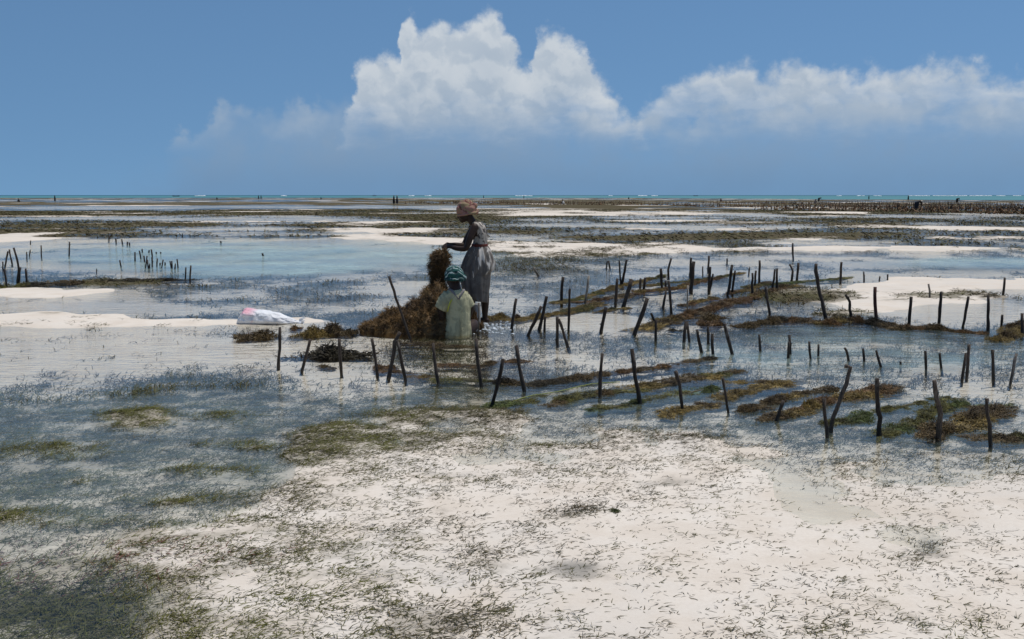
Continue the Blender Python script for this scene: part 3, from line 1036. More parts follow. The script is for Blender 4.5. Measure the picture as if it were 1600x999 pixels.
# ---- the big pile and the bunch that is being hauled out of it
gp = np.random.default_rng(19)
base = at(640, 523, 0)
SP = F_PX / base.y


def pile_top(X):
    """silhouette height in metres at local X (photo columns 560..742)"""
    u = 640 + X * SP
    return np.interp(u, [552, 562, 580, 592, 602, 625, 640, 655, 663, 680, 694, 706, 722, 735], [0, .07, .12, .19, .25, .27, .33, .38, .49, .52, .50, .36, .20, 0])


def pile_h(X, Y):
    dep = np.interp(X, [-0.7, -0.3, 0.2, 0.45, 0.75], [0.16, 0.34, 0.42, 0.42, 0.22])
    q = np.clip(1 - (Y / dep) ** 2, 0, 1)
    return pile_top(X) * q ** 0.75 * (1 + 0.38 * gnoise(X * 7, Y * 7, 4) + 0.22 * gnoise(X * 19, Y * 19, 6))


X, Y = np.meshgrid(np.linspace(-0.68, 0.78, 70), np.linspace(-0.45, 0.45, 44))
Z = np.where(pile_h(X, Y) < 0.02, -0.30, pile_h(X, Y) * 0.95 - 0.06)
n0 = X.shape[1]
i = np.arange(X.shape[0] - 1)[:, None] * n0
j = np.arange(n0 - 1)[None, :]
cf = np.stack([i + j, i + j + 1, i + n0 + j + 1, i + n0 + j], -1).reshape(-1, 4)
cv = np.stack([X, Y, Z], -1).reshape(-1, 3)
n = 7500
xs, ys = gp.uniform(-0.66, 0.76, n), gp.uniform(-0.42, 0.42, n)
hs = pile_h(xs, ys)
ok = hs > 0.02
xs, ys, hs = xs[ok], ys[ok], hs[ok]
e = 0.01
nx_ = -(pile_h(xs + e, ys) - hs) / e
ny_ = -(pile_h(xs, ys + e) - hs) / e
nr = np.stack([nx_ * .5, ny_ * .5, np.ones_like(nx_)], 1)
nr /= np.linalg.norm(nr, axis=1)[:, None]
sv, sf_ = strands(np.stack([xs, ys, hs * .97 - 0.055], 1), nr, 0.075, 0.0048, gp, 4, 0.08, 1.6)
pile_me = np_mesh("seaweed_pile", np.vstack([cv, sv]), np.vstack([cf, sf_ + len(cv)]), m_weed, True)
pile = link("seaweed_pile", pile_me)
pile.location = (base.x, base.y + 0.36, 0.045)
pile.color = (0.165, 0.100, 0.042, 1)
tag(pile, "big heap of harvested brown seaweed beside the seated woman", "seaweed")

hang = empty("hanging_seaweed", at_depth(687, 470, 12.95))
tag(hang, "tall bunch of brown seaweed hauled up on a cord from the standing woman's hand", "seaweed")
hb = Vector(hang.location)
sc = F_PX / 12.95
hx, hz, hr = [], [], []
n = 3400
zz_ = gp.uniform(-0.10, 1.0, n)        # 0 bottom, 1 top
zh = 0.66 * zz_
cx = np.interp(zz_, [0, .3, .6, 1], [0.00, -0.02, -0.015, 0.025])
rad = np.interp(zz_, [-0.1, 0.1, .35, .5, .75, .9, 1.0], [.14, .115, .075, .088, .115, .100, .05]) * (1 + .30 * gnoise(zz_ * 9, zz_ * 0, 3) + 0.25 * gp.random(n) ** 3)
th = gp.random(n) * 2 * np.pi
rr = rad * np.sqrt(gp.uniform(0.35, 1, n))
hp = np.stack([cx + rr * np.cos(th), rr * np.sin(th), zh], 1)
hn = np.stack([np.cos(th), np.sin(th), 0.3 - 0 * th], 1)
v1, f1 = strands(hp, hn, 0.075, 0.0045, gp, 4, 0.25, 1.3)
core = tube([Vector((float(np.interp(t, [0, .3, .6, 1], [0.00, -0.02, -0.015, 0.025])), 0, 0.66 * t)) for t in np.linspace(-.1, .96, 12)],
            [float(np.interp(t, [-0.1, 0.1, .35, .5, .75, .9, 1.0], [.10, .085, .05, .06, .08, .065, .02])) for t in np.linspace(-.1, .96, 12)], 12, True, 0.25, 4)
bw_ = link("bunch", np_mesh("bunch", np.vstack([np.array(core[0]), v1]), np.vstack([np.array(core[1]), f1 + len(core[0])]), m_weed, True), hang)
bw_.color = (0.150, 0.092, 0.040, 1)

# ------------------------------------------------------------------ stakes
m_stake, T, out = new_mat("stake_bark")
oi = T.n('ShaderNodeObjectInfo')
tcn = T.n('ShaderNodeTexCoord')
ob = tcn.outputs['Object']
gz = T.n('ShaderNodeNewGeometry')
sp_ = T.n('ShaderNodeSeparateXYZ')
T.link(gz.outputs['Position'], sp_.inputs[0])
bark = T.noise(T.mapping(ob, scale=(9, 9, 1.6)), 12.0, 5, 0.7)
blot = T.noise(T.mapping(ob, scale=(1, 1, 0.4)), 14.0, 3, 0.6)
cb = T.mix(1.0, oi.outputs['Color'], T.mix(T.mapr(bark, 0.3, 0.7), (0.45, 0.42, 0.40, 1), (1.5, 1.5, 1.5, 1)), 'MULTIPLY')
cb = T.mix(T.mapr(blot, 0.56, 0.66, 0, 0.5), cb, (0.15, 0.13, 0.115, 1))
wetz = T.mapr(T.math('ADD', sp_.outputs[2], T.math('MULTIPLY', T.math('SUBTRACT', blot, 0.5), 0.12)), 0.13, 0.05)
cb = T.mix(wetz, cb, T.mix(1.0, cb, (0.4, 0.4, 0.38, 1), 'MULTIPLY'))
bsdf(T, out, cb, T.mapr(wetz, 0, 1, 0.85, 0.45), 0.3, T.bump(bark, 0.8, 0.01))

DK = (0.040, 0.031, 0.025, 1)
MD = (0.062, 0.048, 0.038, 1)
PL = (0.22, 0.19, 0.155, 1)
RD = (0.065, 0.026, 0.02, 1)


def stake(pix, wpx, color, label, group=None, name="stake"):
    """pix: photo pixels from the top of the stake to where it meets the water"""
    r = random.Random(int(pix[-1][0] * 7 + pix[-1][1] * 13))
    bu, bv = pix[-1]
    base = at(bu, bv, 0)
    y0 = base.y
    rad = wpx * (0.43 if bu > 330 or bv > 470 else 0.33) / (F_PX / y0)
    P = []
    lean = r.uniform(-.12, .12)
    for u, v in reversed(pix):
        p = at_depth(u, v, y0)
        p.y += lean * p.z
        P.append(p - base)
    d0 = (P[1] - P[0]).normalized()
    P = [P[0] - d0 * 0.16] + P
    # finer, slightly crooked
    Q = []
    for a, b_ in zip(P, P[1:]):
        m_ = max(2, int((b_ - a).length / 0.09))
        for k in range(m_):
            q = a + (b_ - a) * (k / m_)
            Q.append(q)
    Q.append(P[-1])
    N = len(Q)
    jit = rad * 0.22
    Q = [q + Vector((r.uniform(-jit, jit), r.uniform(-jit, jit), 0)) if 0 < k < N - 1 else q for k, q in enumerate(Q)]
    R = [rad * (1.08 - 0.16 * k / (N - 1)) * r.uniform(.88, 1.12) for k in range(N)]
    g = Geo().add(tube(Q, R, 8, True, 0.10, int(bu)))
    # knots and stubs of side twigs
    for _ in range(r.randint(0, 2)):
        k = r.randint(2, max(2, N - 2))
        th = r.uniform(0, 6.28)
        dd = Vector((math.cos(th), math.sin(th), .7)).normalized()
        if k < N:
            g.add(tube([Q[k] - dd * rad * .3, Q[k] + dd * rad * r.uniform(1.3, 2.0)], [rad * .5, rad * .32], 6))
    o = link(name, g.mesh(name, m_stake))
    o.location = base
    kk = r.uniform(.65, 1.6)
    o.color = (color[0] * kk, color[1] * kk, color[2] * kk, 1)
    tag(o, label, "stake", group)
    return o


G_NEAR = "stakes of the seaweed plot around the women"
S = [
    # near row from the left to the right edge
    ([(438.5, 511), (437, 545), (435, 573)], 6, DK, "upright dark stake alone at the left end of the near row, before the white sack"),
    ([(485, 530), (480, 552), (472, 580)], 5.5, MD, "grey-brown stake leaning right, just left of the drowned seaweed heap"),
    ([(531, 529), (532, 556), (534, 585)], 6.5, MD, "stake standing against the right half of the drowned seaweed heap"),
    ([(581, 529), (585, 556), (590, 588)], 6, DK, "dark stake leaning left below the left foot of the big seaweed pile"),
    ([(624, 520), (617, 535), (614, 560), (607, 591)], 7.5, MD, "thick two-toned stake leaning right, crossing its neighbour below the pile"),
    ([(621, 531), (627, 560), (633.5, 595)], 6, DK, "dark stake leaning left that meets the two-toned stake at its top"),
    ([(676, 537), (679, 567), (685, 599)], 6, DK, "dark stake below the seated woman's lap in the near row"),
    ([(744, 530), (747, 567), (751.6, 604)], 6.5, DK, "dark stake rising in the yellowish reflection right of the seated woman"),
    ([(786, 560), (779, 597), (768, 634)], 7, DK, "dark stake with a bent foot leaning right, nearest of the stakes under the standing woman"),
    ([(807, 541), (812, 576), (819, 612)], 7, DK, "tall dark stake leaning left next to the bent-footed one"),
    ([(941.6, 553), (938, 586), (937, 621)], 6.5, DK, "upright dark stake in dark weed left of the tallest centre stake"),
    ([(987.6, 546), (993, 590), (1000, 631)], 8, DK, "tallest dark stake of the centre near row, leaning left in green weed"),
    ([(1055, 579), (1061, 600), (1066, 642)], 7, DK, "bent dark stake with a pale ragged tip at the right of the centre row"),
    ([(1128, 590), (1133, 618), (1137.6, 645)], 5.5, MD, "thin brown stake standing beyond the bent pale-tipped stake"),
    ([(1223.4, 626), (1219, 640), (1213.5, 658)], 7, DK, "short dark stake tilted right beside a brown weed tuft in the near row"),
    ([(1289.8, 624), (1291, 655), (1292.8, 684)], 7, MD, "brown stake standing at the foot of the long forked pole"),
    ([(1320, 572), (1329, 574), (1322, 600), (1311, 628), (1302, 652), (1298, 674)], 8, (0.13, 0.105, 0.085, 1), "long grey pole leaning far right with a hooked top"),
    ([(1369, 591), (1368.5, 612), (1371, 640), (1375, 652), (1373, 681)], 9, DK, "thick dark stake with a step in its middle and a pale cut top"),
    ([(1455.6, 593), (1458, 612), (1463, 630), (1467.5, 644), (1465.5, 689)], 9.5, MD, "thick crooked stake with an elbow at half height"),
    ([(1545.8, 624.5), (1545, 640), (1548, 665), (1547, 699)], 7, MD, "knotty stake at the right end of the near row"),
    # by the women
    ([(606.5, 432.6), (622, 478), (641, 528)], 5, MD, "long thin pole stuck slanting into the big seaweed pile"),
    ([(748, 473), (748, 500), (747, 522)], 3, PL, "thin pale stick between the two women"),
    ([(806.5, 467), (803, 490), (799, 514)], 6, DK, "first dark stake right of the standing woman's feet"),
    ([(833, 418), (837, 424), (841, 431)], 4.5, PL, "short pale driftwood stick lying tilted in the weed right of the standing woman"),
    # left half of the plot
    ([(846, 479), (836, 501), (825, 524.6)], 6, DK, "strongly slanted dark stake in the first pair right of the women"),
    ([(854, 463), (849, 488), (842.7, 514.6)], 6.5, DK, "taller slanted dark stake in the first pair right of the women"),
    ([(852, 495), (850.5, 514)], 5, DK, "stubby stake close behind the first slanted pair"),
    ([(870.8, 495), (870.8, 534)], 6, DK, "upright stake that touches a slanted one in an inverted V"),
    ([(873, 499), (879, 516), (887, 541)], 5.5, DK, "slanted stake that forms an inverted V with an upright one"),
    ([(890, 451), (889, 484), (888, 516.5)], 4.5, DK, "slim wavy upright stake in front of the ochre line"),
    ([(880, 433), (878, 452), (877.6, 472)], 6, DK, "dark upright stake at the far left corner of the ochre lines"),
    ([(920, 431), (914.6, 473)], 4, PL, "pale grey weathered stake left of the ochre lines"),
    ([(947, 480.5), (943, 499), (939.5, 518.4)], 6.5, DK, "short tilted dark stake alone on the pale shallows"),
    ([(1011.4, 466), (1003, 492), (991.6, 522)], 8, DK, "thick dark stake leaning right at the end of the pale shallows"),
    ([(964.6, 435.4), (961.4, 475)], 5.5, DK, "dark upright stake left of the thickest slanted one"),
    ([(987, 436.8), (981, 458), (974, 480)], 7.5, DK, "thick slanted stake with a knobbly foot on the ochre lines"),
    ([(967, 407), (970, 446)], 3.5, DK, "thin stake leaning left behind the ochre lines, crossing a slanted one"),
    ([(979, 406), (971.4, 446)], 4.5, DK, "slanted stake crossing a thin one behind the ochre lines"),
    ([(949, 408), (947.5, 419)], 3, DK, "left one of two tiny stakes at the far edge of the ochre plot"),
    ([(951, 408), (953, 419)], 3, DK, "right one of two tiny stakes at the far edge of the ochre plot"),
    ([(1000.6, 435), (1000, 448)], 4, DK, "short stub rising from the ochre line right of the knobbly stake"),
    ([(1008, 434), (1006, 456)], 5, DK, "short thick stub with ragged top on the second ochre line"),
    ([(1016.8, 489.5), (1020, 497), (1024, 506)], 5, DK, "slanting upper arm leaning on the forked stake"),
    ([(1024.9, 500), (1025, 530)], 5, DK, "upright lower post of the forked stake at the rusty line's end"),
    ([(1032.5, 419.7), (1034, 449)], 5, DK, "upright stake left of the S-shaped one"),
    ([(1048.7, 403.8), (1044, 422), (1044.5, 432)], 4.5, DK, "slightly hooked stake above the S-shaped one"),
    ([(1044.4, 439.5), (1047, 462), (1049.2, 491)], 5, DK, "S-shaped slim stake standing in the blue water"),
    ([(1041, 455.7), (1035.7, 481)], 4.5, DK, "short slanted stake beside the S-shaped one"),
    ([(1040, 439), (1040, 450)], 4, DK, "tiny stub behind the S-shaped stake"),
    ([(1079.5, 403), (1078.4, 430)], 4, DK, "thin stake behind the thickest upright one"),
    ([(1085, 409), (1082, 430), (1080, 454)], 7, DK, "thickest upright stake in the far middle of the plot"),
    ([(1074.4, 446), (1073.5, 481)], 3, PL, "thin pale stick in front of the thickest upright stake"),
    ([(1108, 400), (1107, 421)], 4, DK, "tall far stake right behind the branching pair"),
    ([(1108.7, 417), (1107.3, 454)], 5, DK, "upright stake of the branching pair"),
    ([(1114, 428), (1109, 454)], 4, DK, "slanted stake of the branching pair"),
    ([(1098, 416.5), (1098, 427)], 2.5, DK, "faint thin stub left of the branching pair"),
    ([(1144, 414), (1141, 438), (1137, 462)], 5.5, DK, "slanted left stake of the pair right of the branching one"),
    ([(1148, 423), (1144, 458)], 4, DK, "thinner right stake of the pair right of the branching one"),
    ([(1176.4, 427), (1175.5, 461)], 4.5, DK, "upright stake at the left end of the green line"),
    ([(1171, 418), (1170, 426.5)], 3, DK, "tiny stub just beyond the left end of the green line"),
    ([(1186.4, 407), (1186.4, 443)], 4.5, DK, "tall straight stake behind the green line"),
    ([(1181.5, 423), (1179, 448)], 4, DK, "short leaning stake touching the green line"),
    ([(1233, 413), (1238, 424), (1237, 440)], 4, DK, "wavy stake left of a slanted twin behind the green line"),
    ([(1248, 411), (1245, 439)], 4.5, DK, "slanted stake right of a wavy twin behind the green line"),
    ([(1211, 421), (1207, 452)], 4, DK, "left stake of the pair standing on the green line"),
    ([(1213.5, 419.6), (1213.5, 453)], 4.5, DK, "right stake of the pair standing on the green line"),
    ([(1197, 447.7), (1199, 468), (1203, 490)], 5, DK, "slim crooked stake in dark water left of the spit"),
    ([(1278, 413), (1277, 424), (1283, 460), (1290.5, 500)], 7, DK, "tall thick stake leaning left at the tip of the sand spit"),
    ([(1314, 409.7), (1313, 442)], 4.5, DK, "lone tall stake at the right end of the green line"),
    ([(1239, 380), (1239, 404)], 3.5, DK, "lone far stake in front of the thin sand bar"),
    ([(1136, 404), (1136, 411)], 3, DK, "far tiny stub behind the leaning pair"),
    ([(1322, 461), (1328, 472), (1328, 484), (1331, 500)], 5.5, DK, "forked stake with a bent head on the sand spit"),
    ([(1368.8, 449), (1368.5, 475), (1368.8, 504)], 7, RD, "thick reddish-black stake standing straight on the spit"),
    ([(1423.6, 464), (1420, 509)], 6, DK, "dark stake next right of the thick reddish one"),
    ([(1451, 444), (1453, 455), (1452.6, 467)], 3.5, PL, "pale bent stick far back on the spit"),
    ([(1469.8, 456), (1467, 508)], 6, DK, "tall dark stake in the middle of the spit's stakes"),
    ([(1510.8, 463), (1505, 510)], 5.5, DK, "slightly slanted dark stake between two straight ones on the spit"),
    ([(1544.8, 461.6), (1543.8, 517)], 6, DK, "tall straight dark stake right on the spit before the dark weed"),
    ([(1570, 434), (1567, 460)], 4.5, DK, "small slanted stake farthest back on the spit"),
    ([(1565.6, 492), (1564.6, 510)], 4.5, DK, "short stub by the right-hand seaweed row"),
    ([(1599, 490), (1597.6, 522)], 6, DK, "dark stake cut by the right edge beside the seaweed row"),
    ([(1350, 425), (1350, 439)], 3, DK, "thin stake at the back shore of the spit"),
    ([(1375, 432), (1374, 439)], 3, DK, "lowest stub at the back shore of the spit"),
    ([(1387, 429), (1387, 438)], 3, DK, "right-hand stub at the back shore of the spit"),
    # middle rows of the right field
    ([(1072, 503), (1068.7, 535)], 6, DK, "left leg of the A-shaped stake pair"),
    ([(1074, 504), (1077.6, 535)], 5.5, MD, "right leg of the A-shaped stake pair"),
    ([(1088.4, 515), (1092, 532), (1096.5, 551)], 6, DK, "left-leaning stake right of the A-shaped pair"),
    ([(1106, 510), (1107, 538)], 5, DK, "farther upright stake of a staggered pair"),
    ([(1113.6, 522), (1113.6, 554)], 6, DK, "nearer upright stake of a staggered pair"),
    ([(1131.7, 505.7), (1137, 528), (1144.4, 554)], 6.5, DK, "long left-leaning stake right of the staggered pair"),
    ([(1185.8, 522.7), (1187.7, 549)], 5, DK, "first short stake of the wave-washed row"),
    ([(1233.7, 523.7), (1235.3, 554)], 5, DK, "farther of two overlapping short stakes in the waves"),
    ([(1231.7, 534), (1231.7, 560)], 5, DK, "nearer of two overlapping short stakes in the waves"),
    ([(1264, 533.6), (1266, 561)], 4.5, DK, "short stake left of the smallest one in the waves"),
    ([(1279, 538.5), (1279, 557)], 4, DK, "smallest stake in the wave-washed row"),
    ([(1319, 543.5), (1323, 551), (1326, 564)], 4.5, MD, "bent short stake in the wave-washed row"),
    ([(1349, 545), (1350, 565)], 4.5, DK, "short upright stake right of the bent short one"),
    ([(1369.4, 547.8), (1376.3, 574)], 5, DK, "short stake leaning left with a pale top in the waves"),
    ([(1407, 565), (1407, 569.5)], 4, DK, "tip of a drowned stake in the waves"),
    ([(1445.7, 548.5), (1446.7, 578)], 5, DK, "upright stake right of the drowned tip"),
    ([(1468, 552), (1471, 576)], 5, DK, "short stake leaning left before the crossed pair"),
    ([(1514.4, 538.5), (1511, 585)], 6, MD, "taller back stake of the crossed pair at right"),
    ([(1509.5, 552), (1503.5, 592)], 5.5, MD, "slanted front stake of the crossed pair at right"),
    ([(1551, 547), (1552.4, 593)], 6, DK, "straight dark stake with a pale top right of the crossed pair"),
    ([(1591, 553.4), (1585, 575), (1578.8, 598)], 5.5, (0.16, 0.14, 0.125, 1), "grey weathered stake leaning right near the right edge"),
    # far left plot
    ([(4, 409), (4.4, 420)], 3.5, DK, "stub cut by the left edge of the photo"),
    ([(13, 393), (8, 416)], 4, DK, "right-leaning half of the crossed pair at far left"),
    ([(14, 390), (18.7, 413)], 4, DK, "left-leaning half of the crossed pair at far left"),
    ([(24, 387), (28, 405), (30.7, 420), (27, 441)], 5, DK, "tallest crooked stake at far left"),
    ([(32, 418), (30, 441)], 4, DK, "stake pressed against the tallest crooked one at far left"),
    ([(8, 420), (11, 451)], 4.5, DK, "nearest stake at far left, below the crossed pair"),
    ([(39, 420), (42, 442)], 5, DK, "forked short stake right of the tallest crooked one"),
    ([(46.8, 390.7), (46, 400)], 3, DK, "short thin stake behind the dark weed at far left"),
    ([(42, 394), (42, 405)], 3, DK, "thin stake left of the short one behind the dark weed"),
    ([(64.5, 383.7), (65, 403)], 3, DK, "tall slim stake in the middle of the dark weed at far left"),
    ([(109, 378), (108, 400)], 3.5, DK, "tall lone stake at the right end of the dark weed at far left"),
    ([(48, 376), (47.5, 381)], 2.5, DK, "tiny far stub beyond the dark weed at far left"),
    ([(290.7, 418), (289.6, 436)], 3.5, DK, "shorter of two twin stakes at the end of the long weed line"),
    ([(298, 415), (296.7, 440)], 4, DK, "taller of two twin stakes at the end of the long weed line"),
    ([(187.4, 406.6), (189.5, 418)], 3.5, DK, "lone slanted stake left of the dense stake cluster"),
    ([(151, 420), (151, 424)], 2.5, DK, "tiny stub alone left of the dense stake cluster"),
]
for pix, wpx, c, lab in S:
    stake(pix, wpx, c, lab)
CLUS = [((210.8, 394), (211, 408.4)), ((218, 392), (220, 405)), ((222, 389), (222.5, 395)), ((224.5, 400), (226, 410)), ((230.5, 400), (227.5, 419)),
        ((230, 406), (231.5, 420)), ((234, 412), (234, 420)), ((236, 390), (238, 403)), ((237.5, 402), (238, 418)), ((246.5, 404), (244.8, 417)),
        ((255, 406), (252.5, 419)), ((257.5, 410), (258, 415)), ((250, 411), (250, 415)), ((265.5, 408), (268, 420)), ((268, 408), (269, 420)), ((274, 412), (273.5, 421)), ((276.5, 405), (278, 419)),
        ((171, 368), (170, 377)), ((181, 373), (181.5, 380)), ((190.5, 374), (191.5, 382)), ((199, 378), (199, 383)), ((202.5, 379), (202.5, 384)),
        ((233, 391), (233, 395)), ((244, 394), (244, 397)), ((251, 394), (251, 396.5)), ((285, 368), (285, 370.5)), ((345, 377), (345, 379.5)), ((410, 396), (411, 400)), ((1092, 405), (1072, 408))]
for a, b_ in CLUS[:-1]:
    stake([a, b_], 3.6, DK, "little dark stake in the loose cluster standing in the turquoise pool", "stakes clustered in the turquoise pool")

# rows of stakes far out: individually for the nearer rows, one mass for the rest
far_meshes = []
for k in range(5):
    r = random.Random(100 + k)
    hgt = r.uniform(.55, .8)
    lx = r.uniform(-.08, .08)
    g = Geo().add(tube([Vector((0, 0, -.1)), Vector((lx * .5, 0, hgt * .5)), Vector((lx, 0, hgt))], [.030, .027, .022], 6, True, .1, k))
    far_meshes.append(g.mesh("far_stake", m_stake))
rf = random.Random(5)
rows = []


def far_row(u0, u1, v0, v1, sp, jv=0.25):
    u = u0
    while u < u1:
        t = (u - u0) / (u1 - u0)
        rows.append((u, v0 + (v1 - v0) * t + rf.uniform(-jv, jv)))
        u += sp * rf.uniform(.4, 1.6)


far_row(1190, 1640, 327.5, 335, 5.2)
far_row(1215, 1640, 325, 331, 5.0)
far_row(1330, 1600, 323, 328.5, 4.6)

far_row(1075, 1215, 322.5, 324.5, 4.6)
far_row(1240, 1620, 322, 326.5, 4.2)
far_row(860, 1090, 319.5, 321.5, 4.2)
far_row(640, 870, 318, 320, 4.6)
far_row(1100, 1600, 317.5, 321.0, 4.0)
far_row(700, 1000, 316.5, 317.5, 4.4)
near_n = 165
FAR_LAB = "small dark stake in the long far rows of the distant seaweed fields"
for k, (u, v) in enumerate(rows[:near_n]):
    o = link("far_stake", far_meshes[k % 5])
    o.location = at(u, v, 0)
    o.rotation_euler.z = rf.uniform(0, 6.28)
    s = rf.uniform(.8, 1.2)
    o.scale = (1, 1, s)
    o.color = DK if rf.random() < .7 else MD
    tag(o, FAR_LAB, "stake", "stakes of the distant seaweed fields")
gfar = Geo()
for u, v in rows[near_n:]:
    p = at(u, v, 0)
    hgt = rf.uniform(.5, .8)
    gfar.add(tube([p + Vector((0, 0, -.1)), p + Vector((rf.uniform(-.08, .08), 0, hgt))], [.034, .028], 5))
o = link("far_stakes", gfar.mesh("far_stakes", m_stake))
o.color = DK
tag(o, kind='stuff')
# brown weed hanging between the far stakes
gv_, gf_ = [], []
gq = np.random.default_rng(4)
P = []
for u, v in rows:
    p = at(u, v + 0.3, 0)
    for _ in range(3):
        P.append((p.x + gq.normal(0, .5), p.y + gq.normal(0, .9), 0.02))
P = np.array(P)
fv, ff = strands(P, np.tile([0, 0, .6], (len(P), 1)), 0.55, 0.09, gq, 3, 0.35)
o = link("far_seaweed", np_mesh("far_seaweed", fv, ff, m_weed, True))
o.color = (0.13, 0.07, 0.03, 1)
tag(o, kind='stuff')

# ------------------------------------------------------------------ people
def skin_mat(name, c):
    m, T, out = new_mat(name)
    tcn = T.n('ShaderNodeTexCoord')
    nz = T.noise(tcn.outputs['Object'], 14.0, 4, 0.6)
    cc = T.mix(nz, (c[0] * .75, c[1] * .75, c[2] * .75, 1), (c[0] * 1.25, c[1] * 1.25, c[2] * 1.25, 1))
    bsdf(T, out, cc, 0.55, 0.22, T.bump(T.noise(tcn.outputs['Object'], 90.0, 3, 0.6), 0.15, 0.004))
    return m


def cloth_mat(name, base, other, scale, thr, fold=0.5, stretch=(1, 1, 1), third=None, rough=0.85):
    m, T, out = new_mat(name)
    tcn = T.n('ShaderNodeTexCoord')
    ob = T.mapping(tcn.outputs['Object'], scale=stretch)
    n1 = T.noise(ob, scale, 3, 0.55, 0.8)
    cc = T.mix(T.mapr(n1, thr - .035, thr + .035), base, other)
    if third:
        n2 = T.noise(T.mapping(ob, loc=(5, 2, 1)), scale * .8, 3, 0.5, 1.0)
        cc = T.mix(T.mapr(n2, .56, .62), cc, third)
    n3 = T.noise(tcn.outputs['Object'], 5.0, 3, 0.6)
    cc = T.mix(T.mapr(n3, .35, .7, 0, .25), cc, T.mix(1.0, cc, (.6, .6, .6, 1), 'MULTIPLY'))
    wr = T.noise(T.mapping(ob, scale=(1, 1, .5)), 16.0, 4, 0.6, 0.6)
    weave = T.noise(ob, 160.0, 2, 0.6)
    bsdf(T, out, cc, rough, 0.2, T.bump(T.math('ADD', wr, T.math('MULTIPLY', weave, .12)), fold, 0.02))
    return m


m_skin = skin_mat("skin", (0.034, 0.020, 0.014))
m_eye, T, out = new_mat("eye")
bsdf(T, out, (0.35, 0.32, 0.28, 1), 0.2, 0.5)


def body_mesh(geo, name, voxel, mat, smooth=3):
    """fuse closed pieces into one continuous skin"""
    me = geo.mesh(name)
    o = bpy.data.objects.new(name + "_tmp", me)
    col.objects.link(o)
    r = o.modifiers.new("fuse", 'REMESH')
    r.mode = 'VOXEL'
    r.voxel_size = voxel
    r.use_smooth_shade = True
    s = o.modifiers.new("relax", 'SMOOTH')
    s.factor = 0.5
    s.iterations = smooth
    dg = bpy.context.evaluated_depsgraph_get()
    res = bpy.data.meshes.new_from_object(o.evaluated_get(dg))
    res.name = name
    res.materials.clear()
    res.materials.append(mat)
    bpy.data.objects.remove(o)
    return res


def limb(g, pts, radii, sides=12, sub=6):
    """tapered limb with rounded ends through joints, smoothed"""
    P = [Vector(p) for p in pts]
    Q, R = [], []
    for i in range(len(P) - 1):
        p0, p1, p2, p3 = P[max(i - 1, 0)], P[i], P[i + 1], P[min(i + 2, len(P) - 1)]
        for k in range(sub):
            t = k / sub
            cat = 0.5 * ((2 * p1) + (p2 - p0) * t + (2 * p0 - 5 * p1 + 4 * p2 - p3) * t * t + (3 * p1 - p0 - 3 * p2 + p3) * t ** 3)
            q = cat * .55 + (p1 + (p2 - p1) * t) * .45
            Q.append(q)
            tt = t * t * (3 - 2 * t)
            R.append(radii[i] * (1 - tt) + radii[i + 1] * tt)
    Q.append(P[-1])
    R.append(radii[-1])
    g.add(tube(Q, R, sides))
    g.add(ellipsoid(P[0], (radii[0],) * 3, None, 12, 8))
    g.add(ellipsoid(P[-1], (radii[-1],) * 3, None, 12, 8))


def frame(fwd, up=(0, 0, 1)):
    Fv = Vector(fwd).normalized()
    S_ = Vector(up).cross(Fv).normalized()      # to the figure's left
    U = Fv.cross(S_).normalized()
    return Fv, S_, U


def head(g, c, fwd, up=(0, 0, 1), k=1.0):
    c = Vector(c)
    Fv, S_, U = frame(fwd, up)
    ax = (Fv, S_, U)

    def p(f, s, u):
        return c + Fv * f * k + S_ * s * k + U * u * k

    def e(f, s, u, r):
        g.add(ellipsoid(p(f, s, u), tuple(x * k for x in r), ax))
    e(0, 0, 0.015, (.094, .075, .098))
    e(.032, 0, -.052, (.060, .060, .072))
    e(.062, 0, -.108, (.028, .027, .022))
    e(.020, 0, -.085, (.055, .052, .032))
    for s in (-1, 1):
        e(.056, s * .036, -.045, (.030, .026, .028))
        e(-.005, s * .077, -.030, (.019, .010, .030))
        e(.102, s * .014, -.054, (.011, .011, .009))
    g.add(tube([p(.088, -.035, .008), p(.096, 0, .006), p(.088, .035, .008)], [.011 * k, .013 * k, .011 * k], 10))
    g.add(tube([p(.092, 0, -.008), p(.105, 0, -.034), p(.113, 0, -.050)], [.010 * k, .012 * k, .014 * k], 10))
    g.add(tube([p(.080, -.024, -.080), p(.098, 0, -.077), p(.080, .024, -.080)], [.008 * k, .011 * k, .008 * k], 8))
    g.add(tube([p(.078, -.022, -.093), p(.095, 0, -.093), p(.078, .022, -.093)], [.008 * k, .012 * k, .008 * k], 8))
    return [p(.080, s * .031, -.016) for s in (-1, 1)]


